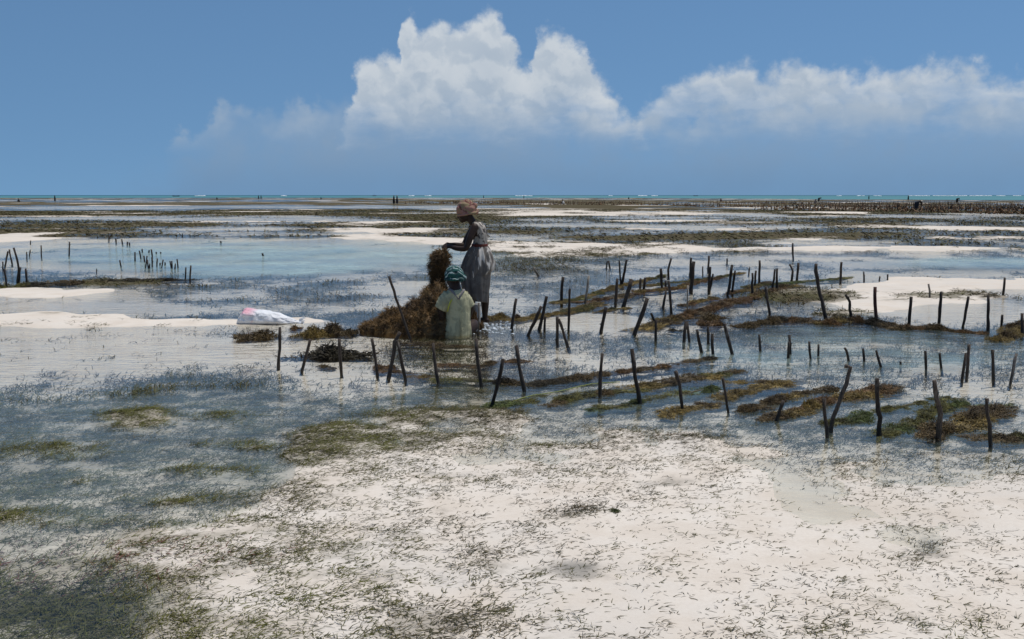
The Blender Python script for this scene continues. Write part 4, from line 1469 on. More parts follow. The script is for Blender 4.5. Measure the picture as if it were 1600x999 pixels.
def hand(g, wrist, fwd, palm_n, curl=0.9, side=1, k=1.0, spread=0.10):
    """palm plus five separate curled fingers; palm_n points out of the palm"""
    w = Vector(wrist)
    Fv = Vector(fwd).normalized()
    N = (Vector(palm_n) - Fv * Vector(palm_n).dot(Fv)).normalized()
    S_ = Fv.cross(N).normalized() * side        # towards the thumb
    L = .088 * k
    for s in (-.026, -.009, .009, .026):
        g.add(tube([w, w + Fv * L * .5 + S_ * s * k * .9, w + Fv * L + S_ * s * k], [.013 * k, .0135 * k, .0115 * k], 10))
        g.add(ellipsoid(w + Fv * L + S_ * s * k, (.0115 * k,) * 3, None, 10, 6))
    g.add(ellipsoid(w + Fv * L * .45, (.045 * k, .036 * k, .015 * k), (Fv, S_, N)))
    for s, ln, cu in ((.029, .070, .9), (.010, .079, 1.0), (-.010, .074, 1.08), (-.028, .058, 1.18)):
        base = w + Fv * L + S_ * s * k
        d = (Fv + S_ * s * spread * 25).normalized()
        ang = 0.0
        pts, q = [base - Fv * .012 * k], base.copy()
        for f in (.45, .32, .23):
            ang += curl * cu * .62
            dd = d * math.cos(ang) + N * math.sin(ang)
            q = q + dd * ln * f * k
            pts.append(q.copy())
        limb(g, pts, [.0095 * k, .0092 * k, .0085 * k, .0072 * k], 8, 3)
    t0 = w + Fv * .022 * k + S_ * .024 * k
    td = (Fv * .62 + S_ * .72 + N * .28).normalized()
    t1 = t0 + td * .034 * k
    t2 = t1 + (td * .75 + Fv * .3 + N * .4).normalized() * .030 * k
    t3 = t2 + (td * .35 + Fv * .5 + N * .65).normalized() * .024 * k
    limb(g, [t0, t1, t2, t3], [.014 * k, .0115 * k, .0098 * k, .008 * k], 8, 3)


def foot(g, ankle, fwd, k=1.0):
    a = Vector(ankle)
    Fv = Vector((fwd[0], fwd[1], 0)).normalized()
    S_ = Vector((-Fv.y, Fv.x, 0))
    U = Vector((0, 0, 1))
    g.add(ellipsoid(a - Fv * .03 * k - U * .045 * k, (.038 * k, .033 * k, .033 * k), (Fv, S_, U)))
    g.add(tube([a - U * .03 * k, a + Fv * .06 * k - U * .045 * k, a + Fv * .13 * k - U * .060 * k], [.036 * k, .034 * k, .024 * k], 12))
    for i, s in enumerate((-.028, -.013, .002, .016, .031)):
        q = a + Fv * (.14 + .012 * i) * k + S_ * s * k - U * .064 * k
        g.add(ellipsoid(q, (.022 * k, .0095 * k, .010 * k), (Fv, S_, U), 8, 6))


def loft(rings, rows=40, seg=64, fold=None, closed_top=False, thick=True):
    """rings: (z, cx, cy, rx, ry) sorted by z from top to bottom; fold(theta, t) scales the radius"""
    R = np.array(rings, float)
    ts = np.linspace(0, 1, len(R))
    tt = np.linspace(0, 1, rows)
    Z, CX, CY, RX, RY = [np.interp(tt, ts, R[:, k]) for k in range(5)]
    ker = np.array([.25, .5, .25])
    for arr in (CX, CY, RX, RY):
        for _ in range(3):
            arr[1:-1] = np.convolve(arr, ker, 'same')[1:-1]
    th = np.linspace(0, 2 * np.pi, seg, endpoint=False)
    V = []
    for i in range(rows):
        f = np.array([fold(a, tt[i]) if fold else 1.0 for a in th])
        V.append(np.stack([CX[i] + RX[i] * np.cos(th) * f, CY[i] + RY[i] * np.sin(th) * f, np.full(seg, Z[i])], 1))
    V = np.concatenate(V)
    i = np.arange(rows - 1)[:, None] * seg
    j = np.arange(seg)[None, :]
    Fc = np.stack([i + j, i + seg + j, i + seg + (j + 1) % seg, i + (j + 1) % seg], -1).reshape(-1, 4)
    return V, Fc


def cloth_obj(name, V, Fc, mat, parent, t=0.006):
    me = np_mesh(name, V, Fc, mat, True)
    o = link(name, me, parent)
    s = o.modifiers.new("thickness", 'SOLIDIFY')
    s.thickness = t
    s.offset = 0.0
    return o


def wrapped_scarf(name, c, rad, fwd, up, mat, parent, turns=4, seed=1, knot=None):
    """headscarf wound round the head: bands, a rolled rim, and a knot"""
    Fv, S_, U = frame(fwd, up)
    c = Vector(c)
    nu, nv = 48, 26
    V = []
    for j in range(nv):
        ph = math.pi * 0.66 * j / (nv - 1)
        for i in range(nu):
            th = 2 * math.pi * i / nu
            band = math.sin(turns * (ph * 2.2 + 0.55 * math.sin(th + seed)) * 2.0 + seed)
            lump = 0.045 * math.sin(3 * th + 4 * ph + seed) + 0.03 * math.sin(5 * th - 6 * ph)
            f = 1 + 0.016 * band + lump * 1.1
            V.append(c + Fv * (rad[0] * math.sin(ph) * math.cos(th) * f) + S_ * (rad[1] * math.sin(ph) * math.sin(th) * f) + U * (rad[2] * math.cos(ph) * (1 + .05 * band)))
    Fc = []
    for j in range(nv - 1):
        for i in range(nu):
            i2 = (i + 1) % nu
            Fc.append((j * nu + i, (j + 1) * nu + i, (j + 1) * nu + i2, j * nu + i2))
    g = Geo().add((V, Fc))
    rim = [c + Fv * (rad[0] * .93 * math.cos(a)) + S_ * (rad[1] * .93 * math.sin(a)) + U * (rad[2] * (-.40 + .10 * math.cos(a * 1.0 + .4))) for a in np.linspace(0, 2 * math.pi, 30)]
    g.add(tube(rim, [rad[1] * (.15 + .03 * math.sin(k * 1.3)) for k in range(30)], 8, False))
    if knot:
        for kc, kr in knot:
            g.add(ellipsoid(c + Fv * kc[0] + S_ * kc[1] + U * kc[2], kr, (Fv, S_, U), 14, 9))
    o = link(name, g.mesh(name, mat), parent)
    s = o.modifiers.new("soften", 'SUBSURF')
    s.levels = 1
    s.render_levels = 1
    return o


# ---- the standing woman
m_turban1 = cloth_mat("printed_headscarf", (0.31, 0.165, 0.135, 1), (0.27, 0.20, 0.115, 1), 15, .52, .9, third=(0.15, 0.05, 0.045, 1))
m_top1 = cloth_mat("printed_top", (0.40, 0.36, 0.31, 1), (0.085, 0.075, 0.07, 1), 15, .54, .6)
m_skirt1 = cloth_mat("grey_skirt", (0.125, 0.108, 0.095, 1), (0.165, 0.145, 0.125, 1), 6, .52, .7)
m_wrap1 = cloth_mat("tied_cloth", (0.155, 0.137, 0.12, 1), (0.58, 0.54, 0.49, 1), 11, .56, .8, stretch=(1.7, 1.7, .30))  # pale upright streaks paint bright fold highlights into the cloth colour
m_belt1 = cloth_mat("red_sash", (0.12, 0.028, 0.024, 1), (0.09, 0.03, 0.02, 1), 14, .5)
st_foot = at(750, 506, 0)
KS = F_PX / st_foot.y
woman = empty("person", (st_foot.x, st_foot.y, 0))
tag(woman, "standing woman in a patterned headscarf, sleeveless top and grey skirt, head bent", "person")


def q(u, v, y=0.0):
    return Vector(((u - 750) / KS, y, (506 - v) / KS))


g = Geo()
HF = (-0.96, 0.05, -0.24)
hc = q(727.5, 331, 0.0)
eyes1 = head(g, hc, HF, (-.30, 0, .95), 1.02)
limb(g, [q(733, 338), q(740, 348), q(747, 356)], [.052, .054, .062])
g.add(ellipsoid(q(749, 363), (.095, .15, .125), None))
g.add(ellipsoid(q(746, 356), (.07, .165, .055), None))
g.add(ellipsoid(q(750, 378), (.088, .125, .10), None))
g.add(ellipsoid(q(748, 398), (.118, .155, .12), None))
g.add(ellipsoid(q(744, 366), (.085, .125, .07), None))
# near (left) arm
limb(g, [q(743, 354, -.165), q(736, 370, -.205), q(730, 386, -.215), q(716, 386.5, -.175), q(704, 383.5, -.115)], [.052, .046, .039, .035, .025])
hand(g, q(704.5, 383.5, -.115), (-1, .25, -.22), (.0, .75, -.6), 1.05, -1)
# far (right) arm
limb(g, [q(741, 354, .165), q(731, 370, .21), q(724, 383.5, .20), q(713, 383, .12), q(704, 381.5, .035)], [.052, .046, .039, .035, .025])
hand(g, q(704.5, 381.5, .035), (-1, -.22, -.28), (0, -.75, -.6), 1.05, 1)
# legs: near one forward, far one behind
limb(g, [q(745, 408, -.085), q(740, 457, -.09), q(737, 470, -.09), q(736.5, 505, -.09)], [.085, .060, .056, .034])
foot(g, q(736.5, 503, -.09), (-1, -.15, 0))
limb(g, [q(750, 408, .085), q(757, 456, .09), q(757.5, 470, .09), q(757.5, 499, .09)], [.085, .062, .058, .036])
foot(g, q(757.5, 497, .09), (-.95, .25, 0))
link("body", body_mesh(g, "body", .009, m_skin), woman)
for e in eyes1:
    gg_ = Geo().add(ellipsoid(e, (.0125,) * 3, None, 10, 8))
    link("eye", gg_.mesh("eye", m_eye), woman)
wrapped_scarf("headscarf", q(729.5, 327.5), (.130, .122, .132), (-.95, .03, -.26), (-.26, 0, .95), m_turban1, woman, 3, 1.3,
              [((-.10, -.085, -.055), (.052, .045, .045)), ((-.115, -.03, .02), (.045, .06, .04)), ((-.02, -.02, .105), (.06, .05, .03))])
# top with open arm holes
V, Fc = loft([((506 - v) / KS, (cx - 750) / KS, 0, rx / KS, ry) for v, cx, rx, ry in (
    (346.5, 744.5, 6.0, .070), (349, 746.5, 8.5, .115), (353, 748.5, 10, .150), (360, 750, 11.2, .150), (368, 751, 11.3, .142), (376, 751.2, 10.6, .134), (383, 750, 11.4, .134))],
    30, 56, lambda a, t: 1 + .035 * math.sin(7 * a + 5 * t) * t + .03 * math.sin(11 * a - 7 * t))
cloth_obj("top", V, Fc, m_top1, woman)
V, Fc = loft([((506 - v) / KS, (cx - 750) / KS, 0, rx / KS, ry) for v, cx, rx, ry in ((380.3, 750.2, 12.2, .142), (382, 750, 12.7, .147), (384.5, 750, 12.4, .147))],
             6, 48, lambda a, t: 1 + .015 * math.sin(9 * a))
cloth_obj("sash", V, Fc, m_belt1, woman)


def fold_skirt(a, t):
    return 1 + t * (.07 * (1 - 2 * abs(math.sin(3 * a + .9 * t))) + .055 * (1 - 2 * abs(math.sin(5.5 * a - 1.6 * t + 1))) + .03 * math.sin(17 * a + 2)) + .03 * math.sin(13 * a) * (1 - t)


V, Fc = loft([((506 - v) / KS, (l + r_) / 2 / KS - 750 / KS, 0, (r_ - l) / 2 / KS, ry) for v, l, r_, ry in (
    (383, 738, 762, .135), (392, 731, 765, .165), (405, 724.5, 767, .19), (418, 720, 767, .20), (430, 719.5, 766, .20),
    (442, 721, 765, .20), (453, 723.5, 764, .195), (462, 727, 763, .19), (470.5, 731, 762, .185))], 44, 90, fold_skirt)
V[:, 2] += np.where(V[:, 2] < .33, -.025 * np.cos(np.arctan2(V[:, 1], V[:, 0]) - .4), 0)
cloth_obj("skirt", V, Fc, m_skirt1, woman)


def fold_wrap(a, t):
    return 1 + (.03 + .05 * t) * (1 - 2 * abs(math.sin(4.5 * a + 1.8 * t + .6 * math.sin(2 * a)))) + .035 * (1 - 2 * abs(math.sin(7.5 * a - 2.6 * t))) + .05 * math.sin(2 * a + 2.2 + t) * t


V, Fc = loft([((506 - v) / KS, (l + r_) / 2 / KS - 750 / KS, 0, (r_ - l) / 2 / KS, ry) for v, l, r_, ry in (
    (384.5, 738, 763, .142), (390, 732.5, 766.5, .165), (398, 728, 769.5, .19), (408, 724.5, 771, .205), (416, 722, 773.5, .21), (423, 721, 773, .205), (430, 722, 766, .185))], 36, 90, fold_wrap)
# the tied cloth hangs lowest in front and is hitched up behind
xr = (V[:, 0] - V[:, 0].min()) / np.ptp(V[:, 0])
zt = V[:, 2].max()
V[:, 2] = zt - (zt - V[:, 2]) * (1.18 - .32 * xr)
cloth_obj("tied_cloth", V, Fc, m_wrap1, woman, .008)

# cord from her hands down to the hauled bunch
cord = tube([woman.location + q(698.5, 387, -.03) - hb, woman.location + q(698, 391, -.01) - hb, Vector((.03, 0, .64)), Vector((.0, 0, .3))], [.0045] * 4, 6)
me = bpy.data.meshes.new("cord")
me.from_pydata(cord[0], [], cord[1])
me.materials.append(m_rope)
co = link("cord", me, hang)
co.color = (.25, .22, .16, 1)

# ---- the seated woman
m_turban2, T, out = new_mat("striped_headscarf")
tcn = T.n('ShaderNodeTexCoord')
wv = T.n('ShaderNodeTexWave', wave_type='BANDS', bands_direction='DIAGONAL')
T.link(T.mapping(tcn.outputs['Object'], rot=(.5, .9, .3)), wv.inputs[0])
wv.inputs['Scale'].default_value = 7.5
wv.inputs['Distortion'].default_value = 6.0
wv.inputs['Detail'].default_value = 2.0
wv.inputs['Detail Scale'].default_value = 1.6
cc = T.mix(T.mapr(wv.outputs['Fac'], .82, .88), (0.016, 0.075, 0.068, 1), (0.40, 0.47, 0.45, 1))
nn = T.noise(tcn.outputs['Object'], 17.0, 3, .5)
cc = T.mix(T.mapr(nn, .50, .56, 0, .85), cc, (0.012, 0.035, 0.038, 1))
bsdf(T, out, cc, .8, .2, T.bump(T.noise(tcn.outputs['Object'], 30, 3, .6), .4, .01))
m_shirt2 = cloth_mat("yellow_blouse", (0.48, 0.455, 0.285, 1), (0.36, 0.345, 0.22, 1), 7, .52, 1.0, stretch=(1, 1, 1))
m_trim2 = cloth_mat("grey_lining", (0.20, 0.185, 0.19, 1), (0.16, 0.15, 0.15, 1), 12, .5)
m_bright2 = cloth_mat("yellow_piping", (0.50, 0.50, 0.08, 1), (0.42, 0.42, 0.08, 1), 12, .5)
m_skirt2 = cloth_mat("pale_skirt", (0.27, 0.30, 0.24, 1), (0.16, 0.19, 0.16, 1), 9, .52, .9)
se = at(712, 524, 0)
KT = F_PX / se.y
sitter = empty("person", (se.x, se.y + .10, 0))
tag(sitter, "woman in yellow blouse and green striped headscarf seated in water, her back turned", "person")


def r2(u, v, y=0.0):
    return Vector(((u - 712) / KT, y, (524 - v) / KT))


g = Geo()
HF2 = (-.62, .74, -.30)
hc2 = r2(708.5, 434, .02)
eyes2 = head(g, hc2, HF2, (0, .2, 1), 1.02)
limb(g, [r2(710, 442, .01), r2(711, 451, -.01), r2(712, 460, -.01)], [.066, .074, .095])
g.add(ellipsoid(r2(713, 461, 0), (.16, .085, .055)))
g.add(ellipsoid(r2(712, 477, .0), (.145, .095, .13)))
g.add(ellipsoid(r2(713, 500, .0), (.135, .095, .13)))
g.add(ellipsoid(r2(714, 520, .01), (.17, .13, .12)))
# left arm, forward over the lap
limb(g, [r2(696, 465, .0), r2(689, 482, -.02), r2(690, 498, -.02), r2(680, 499.5, .06), r2(670, 498, .14)], [.054, .048, .042, .036, .026])
hand(g, r2(670, 498, .14), (-.8, .55, .1), (.5, .6, -.6), .9, 1)
# right arm reaching round in front
limb(g, [r2(727, 465, .02), r2(734, 484, .07), r2(728, 500, .14), r2(706, 500, .25), r2(688, 496, .28)], [.054, .047, .042, .036, .026])
hand(g, r2(688, 496, .28), (-.95, .2, .1), (.1, .3, -.9), .9, -1)
# legs folded to the left in front of her
limb(g, [r2(704, 521, .06), r2(684, 514, .22), r2(668, 512, .36), r2(676, 523, .42), r2(700, 528, .40)], [.085, .078, .062, .055, .036])
limb(g, [r2(724, 521, .06), r2(736, 516, .24), r2(738, 514, .40), r2(722, 524, .46), r2(704, 528, .42)], [.085, .078, .062, .055, .036])
foot(g, r2(700, 530, .40), (1, .3, 0))
foot(g, r2(704, 530, .44), (-1, .3, 0))
link("body", body_mesh(g, "body", .009, m_skin), sitter)
for e in eyes2:
    gg_ = Geo().add(ellipsoid(e, (.0125,) * 3, None, 10, 8))
    link("eye", gg_.mesh("eye", m_eye), sitter)
wrapped_scarf("headscarf", r2(709.5, 430.5, .015), (.128, .114, .118), (-.62, .74, -.12), (0, .05, 1), m_turban2, sitter, 3, 2.4,
              [((-.115, -.02, -.06), (.03, .05, .03)), ((-.10, -.07, -.035), (.04, .035, .04))])


def fold_blouse(a, t):
    return 1 + .018 * math.sin(8 * a + 9 * t) + .022 * math.sin(5 * a - 11 * t) + .012 * math.sin(19 * a)


V, Fc = loft([((524 - v) / KT, (l + r_) / 2 / KT - 712 / KT, .0, (r_ - l) / 2 / KT, ry) for v, l, r_, ry in (
    (451.5, 703.5, 719.5, .070), (454.5, 699.5, 725.5, .092), (459, 696, 731, .112), (466, 695, 734.5, .126), (480, 696.5, 735, .130), (492, 697, 734.5, .128),
    (505, 696, 734.5, .128), (516, 693, 735.5, .138), (529, 691, 736, .145))], 46, 80, fold_blouse)
cloth_obj("blouse", V, Fc, m_shirt2, sitter, .008)


def sleeve(a, b_, r0, r1, mat, name, bul=.12):
    g = Geo()
    N = 14
    pts = [a + (b_ - a) * (k / (N - 1)) for k in range(N)]
    rad = [(r0 + (r1 - r0) * (k / (N - 1))) * (1 + bul * math.sin(math.pi * k / (N - 1)) + .03 * math.sin(k * 2.1)) for k in range(N)]
    vf = tube(pts, rad, 28, False, .02, 3)
    o = link(name, Geo().add(vf).mesh(name, mat), sitter)
    s = o.modifiers.new("thickness", 'SOLIDIFY')
    s.thickness = .006
    return o


sleeve(r2(702, 459, -.01), r2(688, 484, -.02), .072, .080, m_shirt2, "sleeve", .20)
sleeve(r2(723, 460, .02), r2(734, 481, .05), .062, .066, m_shirt2, "sleeve", .10)
# grey lining showing at the low neck, bright piping at the arm hole, gathered seam down the back
g = Geo()
ys = -.098
g.add(tube([r2(702, 451.5, -.050), r2(706, 453.5, -.085), r2(712, 460, -.110), r2(717, 467, -.126)], [.016, .017, .015, .010], 8))
g.add(tube([r2(725.5, 452.5, -.050), r2(723, 456, -.088), r2(720, 461, -.112), r2(717.5, 467, -.126)], [.014, .014, .012, .010], 8))
link("neck_lining", g.mesh("neck_lining", m_trim2), sitter)
g = Geo().add(tube([r2(708.5, 464.5, -.108), r2(704, 471, -.118), r2(701.5, 478, -.118), r2(699.5, 486, -.112)], [.008, .009, .008, .006], 8))
link("piping", g.mesh("piping", m_bright2), sitter)
g = Geo()
rs = random.Random(2)
for k in range(20):
    v = 470 + k * 2.7
    yy = float(np.interp(v, [470, 480, 492, 505, 516, 529], [.120, .124, .124, .130, .140, .147])) + .002
    for s in (-1, 1):
        c0 = r2(719.5 + s * rs.uniform(.6, 3.4), v, -yy + .004)
        g.add(ellipsoid(c0, (rs.uniform(.008, .018), .006, .005), None, 8, 6))
g.add(tube([r2(719.5, 470, -.121), r2(720, 490, -.127), r2(720.5, 508, -.135), r2(720.5, 526, -.149)], [.006] * 4, 6))
link("gathered_seam", g.mesh("gathered_seam", m_shirt2), sitter)
V, Fc = loft([((524 - v) / KT, (cx - 712) / KT, cy, rx / KT, ry) for v, cx, cy, rx, ry in (
    (500, 683, .24, 8, .10), (503, 683.5, .23, 14, .17), (508, 684, .22, 19, .21), (515, 686, .21, 22.5, .23), (523, 688, .20, 24.5, .25), (531, 690, .2, 26, .26))], 20, 64,
    lambda a, t: 1 + .06 * math.sin(7 * a + 3 * t) + .04 * math.sin(13 * a - 2 * t))
top_c = len(V)
V = np.vstack([V, [[(683 - 712) / KT, .24, (524 - 499) / KT]]])
Fc = np.vstack([Fc, [[top_c, j, (j + 1) % 64, (j + 2) % 64] for j in range(0, 64, 2)]])
cloth_obj("skirt", V, Fc, m_skirt2, sitter)

# ---- people far out on the flat
m_far, T, out = new_mat("far_figure")
oi = T.n('ShaderNodeObjectInfo')
bsdf(T, out, oi.outputs['Color'], .8, .2)


def far_person_parts(bend):
    gb, gc, gs = Geo(), Geo(), Geo()
    if bend == 'stand':
        hd, sh, hip = Vector((0, .02, 1.50)), Vector((0, 0, 1.30)), Vector((0, 0, .88))
    elif bend == 'bend':
        hd, sh, hip = Vector((-.55, 0, .98)), Vector((-.40, 0, 1.02)), Vector((0, 0, .88))
    else:
        hd, sh, hip = Vector((-.18, 0, .78)), Vector((-.10, 0, .58)), Vector((.05, 0, .22))
    gb.add(ellipsoid(hd, (.10, .085, .12)))
    limb(gb, [hd, sh, hip], [.05, .10, .13])
    limb(gb, [sh + Vector((0, -.18, 0)), sh + Vector((0, .18, 0))], [.06, .06])
    for s in (-1, 1):
        hand_ = sh + Vector((-.12 if bend == 'stand' else -.25, s * .16, -.50))
        if hand_.z < .06:
            hand_.z = .08
        limb(gb, [sh + Vector((0, s * .18, 0)), (sh + hand_) / 2 + Vector((.03, s * .05, 0)), hand_], [.05, .042, .03])
        if bend == 'crouch':
            limb(gb, [hip + Vector((0, s * .1, 0)), Vector((-.32, s * .16, .42)), Vector((-.18, s * .14, -.02))], [.09, .07, .04])
        else:
            limb(gb, [hip + Vector((0, s * .09, 0)), Vector((-.02, s * .10, .46)), Vector((0, s * .10, -.03))], [.09, .06, .04])
    if bend == 'crouch':
        V, Fc = loft([(.62, -.10, 0, .14, .20), (.40, -.06, 0, .19, .23), (.22, -.06, 0, .28, .27), (.03, -.08, 0, .32, .30)], 14, 28)
    elif bend == 'stand':
        V, Fc = loft([(1.36, 0, 0, .08, .14), (1.30, 0, 0, .13, .21), (1.0, 0, 0, .15, .19), (.85, 0, 0, .19, .22), (.25, 0, 0, .22, .25)], 18, 28)
    else:
        V, Fc = loft([(1.08, -.36, 0, .14, .18), (1.02, -.20, 0, .28, .21), (.88, -.06, 0, .24, .22), (.25, .0, 0, .20, .24)], 16, 28)
    gc.add((V.tolist(), Fc.tolist()))
    gs.add(ellipsoid(hd + Vector((.01, 0, .05)), (.125, .11, .10)))
    return body_mesh(gb, "body", .025, m_skin, 2), gc.mesh("robe", m_far), gs.mesh("headscarf", m_far)


FARM = {k: far_person_parts(k) for k in ('stand', 'bend', 'crouch')}
FARP = [
    (615.5, 320, 'stand', (.02, .018, .018), (.16, .12, .10), "dark-robed person with a dim scarf, left one of a pair on the far flat"),
    (620.5, 320, 'stand', (.03, .028, .035), (.25, .2, .17), "dark-robed person with a paler scarf, right one of a pair on the far flat"),
    (880.5, 319.5, 'crouch', (.62, .60, .55), (.05, .04, .04), "person in a white garment stooping at the edge of the far seaweed rows"),
    (1431, 330, 'bend', (.03, .03, .035), (.62, .58, .5), "person in dark clothes and a white hat bending over the far right stakes"),
    (818.5, 310.5, 'stand', (.02, .02, .022), (.03, .03, .03), "dark upright person near the lagoon right of the standing woman's head"),
    (339.5, 312, 'crouch', (.02, .02, .02), (.03, .03, .03), "dark person crouching at the water's edge at the far left"),
    (404, 311.5, 'stand', (.02, .02, .02), (.03, .03, .03), "left one of two dark people together near the far lagoon"),
    (408, 311.2, 'stand', (.025, .02, .02), (.03, .03, .03), "right one of two dark people together near the far lagoon"),
    (755.5, 310, 'stand', (.02, .02, .02), (.03, .03, .03), "dark person right beyond the standing woman's headscarf"),
    (86, 315.5, 'stand', (.02, .02, .02), (.03, .03, .03), "leftmost dark upright person on the horizon"),
    (30, 316, 'crouch', (.02, .02, .02), (.03, .03, .03), "dark person crouching at the extreme left of the far shore"),
    (502, 311.5, 'crouch', (.02, .02, .02), (.03, .03, .03), "small dark person stooping left of the standing woman on the far shore"),
    (1127, 315, 'crouch', (.10, .04, .03), (.6, .55, .45), "person with a pale hat stooping by the far rows at right of centre"),
    (1279, 316, 'bend', (.03, .02, .02), (.03, .02, .02), "dark person bending beside the far rows right of centre"),
    (1273, 318, 'crouch', (.30, .22, .18), (.3, .25, .2), "pale person crouching by a dark bending one"),
    (1495, 318, 'bend', (.02, .02, .02), (.03, .03, .03), "dark person bending over the farthest rows at right"),
    (1357.5, 312, 'stand', (.02, .02, .02), (.03, .03, .03), "dark person standing in the lagoon shallows at right"),
    (1419, 313.5, 'stand', (.02, .02, .02), (.03, .03, .03), "small dark person in the lagoon left of the white surf"),
    (982, 311, 'crouch', (.02, .02, .02), (.03, .03, .03), "small dark person stooping beyond the middle rows"),
]
for u, v, kind, c1, c2, lab in FARP:
    root = empty("person", at(u, v, 0))
    root.rotation_euler.z = rf.uniform(-.5, .5) + (math.pi if rf.random() < .4 else 0)
    tag(root, lab, "person", "people working far out on the flat")
    b_, r_, s_ = FARM[kind]
    link("body", b_, root)
    o = link("robe", r_, root)
    o.color = (*c1, 1)
    o = link("headscarf", s_, root)
    o.color = (*c2, 1)

# ------------------------------------------------------------------ boats on the lagoon
m_boat, T, out = new_mat("boat_wood")
tcn = T.n('ShaderNodeTexCoord')
bsdf(T, out, T.mix(T.noise(tcn.outputs['Object'], 6, 3, .6), (.025, .022, .022, 1), (.06, .05, .045, 1)), .7, .3)


def boat(u, v, length, label, mast=False):
    p = at(u, v, 0)
    root = empty("boat", p)
    tag(root, label, "boat", "boats on the lagoon")
    V = []
    N, Mx = 17, 7
    for i in range(N):
        t = -1 + 2 * i / (N - 1)
        hw = length * .13 * (1 - abs(t) ** 2.4) + .02
        keel = -.25 + .35 * abs(t) ** 3
        rim = .75 + .55 * abs(t) ** 2.2
        for j in range(Mx):
            a = math.pi * j / (Mx - 1)
            V.append((t * length / 2, -math.cos(a) * hw, keel + (rim - keel) * (1 - math.sin(a)) ** .8))
    Fc = [(i * Mx + j, i * Mx + j + 1, (i + 1) * Mx + j + 1, (i + 1) * Mx + j) for i in range(N - 1) for j in range(Mx - 1)]
    me = bpy.data.meshes.new("hull")
    me.from_pydata(V, [], Fc)
    me.materials.append(m_boat)
    h = link("hull", me, root)
    s = h.modifiers.new("planks", 'SOLIDIFY')
    s.thickness = .08
    g = Geo()
    for x in (-.22, .05, .3):
        g.add(tube([(x * length, -length * .12, .6), (x * length, length * .12, .6)], [.12, .12], 6))
    link("thwart", g.mesh("thwart", m_boat), root)
    if mast:
        g = Geo().add(tube([(-.1 * length, 0, 0), (-.12 * length, 0, 4.2)], [.10, .06], 6))
        g.add(tube([(-.2 * length, 0, 3.0), (.25 * length, 0, 1.6)], [.07, .05], 6))
        link("mast", g.mesh("mast", m_boat), root)


boat(1087, 306.6, 7.5, "long low dark boat on the lagoon right of centre")
boat(275, 307.2, 8.5, "low dark boat on the lagoon at left")
boat(585, 306.6, 6.0, "dark boat with a short mast on the lagoon left of the women", True)

# ------------------------------------------------------------------ surf on the reef
m_surf, T, out = new_mat("surf_foam")
bsdf(T, out, (.85, .87, .88, 1), .9, .1)
g = Geo()
for u0, u1 in ((305, 321), (440, 449), (640, 648), (665, 675), (806, 832), (952, 957), (997, 1012), (1019, 1028), (1308, 1316), (1340, 1352), (1366, 1377),
               (1420, 1453), (1458, 1512), (1516, 1550), (1558, 1572), (1584, 1596), (1640, 1700)):
    n = max(3, int((u1 - u0) / 1.6))
    for k in range(n):
        u = u0 + (u1 - u0) * (k + rf.uniform(-.3, .3)) / n
        p = at(u, 306.5 + rf.uniform(-.05, .1), 0)
        w = rf.uniform(1.0, 2.4)
        g.add(ellipsoid((p.x, p.y, .1), (w, w * .8, rf.uniform(.5, 1.25)), None, 8, 6))
o = link("surf", g.mesh("surf", m_surf))
tag(o, kind='stuff')

# ------------------------------------------------------------------ the white sack
m_sack, T, out = new_mat("woven_plastic")
tcn = T.n('ShaderNodeTexCoord')
ob = tcn.outputs['Object']
sepx = T.n('ShaderNodeSeparateXYZ')
T.link(ob, sepx.inputs[0])
n1 = T.noise(ob, 5.0, 4, .6)
n2 = T.noise(T.mapping(ob, scale=(1, 1, 2)), 9.0, 4, .6, .5)
cc = T.mix(T.mapr(n1, .45, .65, 0, .6), (.80, .80, .80, 1), (.62, .61, .62, 1))
pink = T.math('MULTIPLY', T.mapr(T.math('ADD', sepx.outputs[2], T.math('MULTIPLY', n2, .10)), .165, .225), T.mapr(sepx.outputs[0], -.08, -.24))
pink2 = T.math('MULTIPLY', T.mapr(n2, .62, .70), .22)
cc = T.mix(T.math('MAXIMUM', T.math('MULTIPLY', pink, .7), pink2), cc, (.72, .22, .30, 1))
sb = bsdf(T, out, cc, .38, .4, T.bump(T.math('ADD', T.noise(ob, 12, 4, .65, .8), T.math('MULTIPLY', T.noise(ob, 45, 3, .6), .25)), .9, .03))
sbase = at(418, 505, 0)
KB = F_PX / sbase.y
sroot = empty("sack", sbase - Vector((0, 0, .018)))
tag(sroot, "white plastic sack with pink print slumped on the sand spit's end, its neck trailing right", "sack")
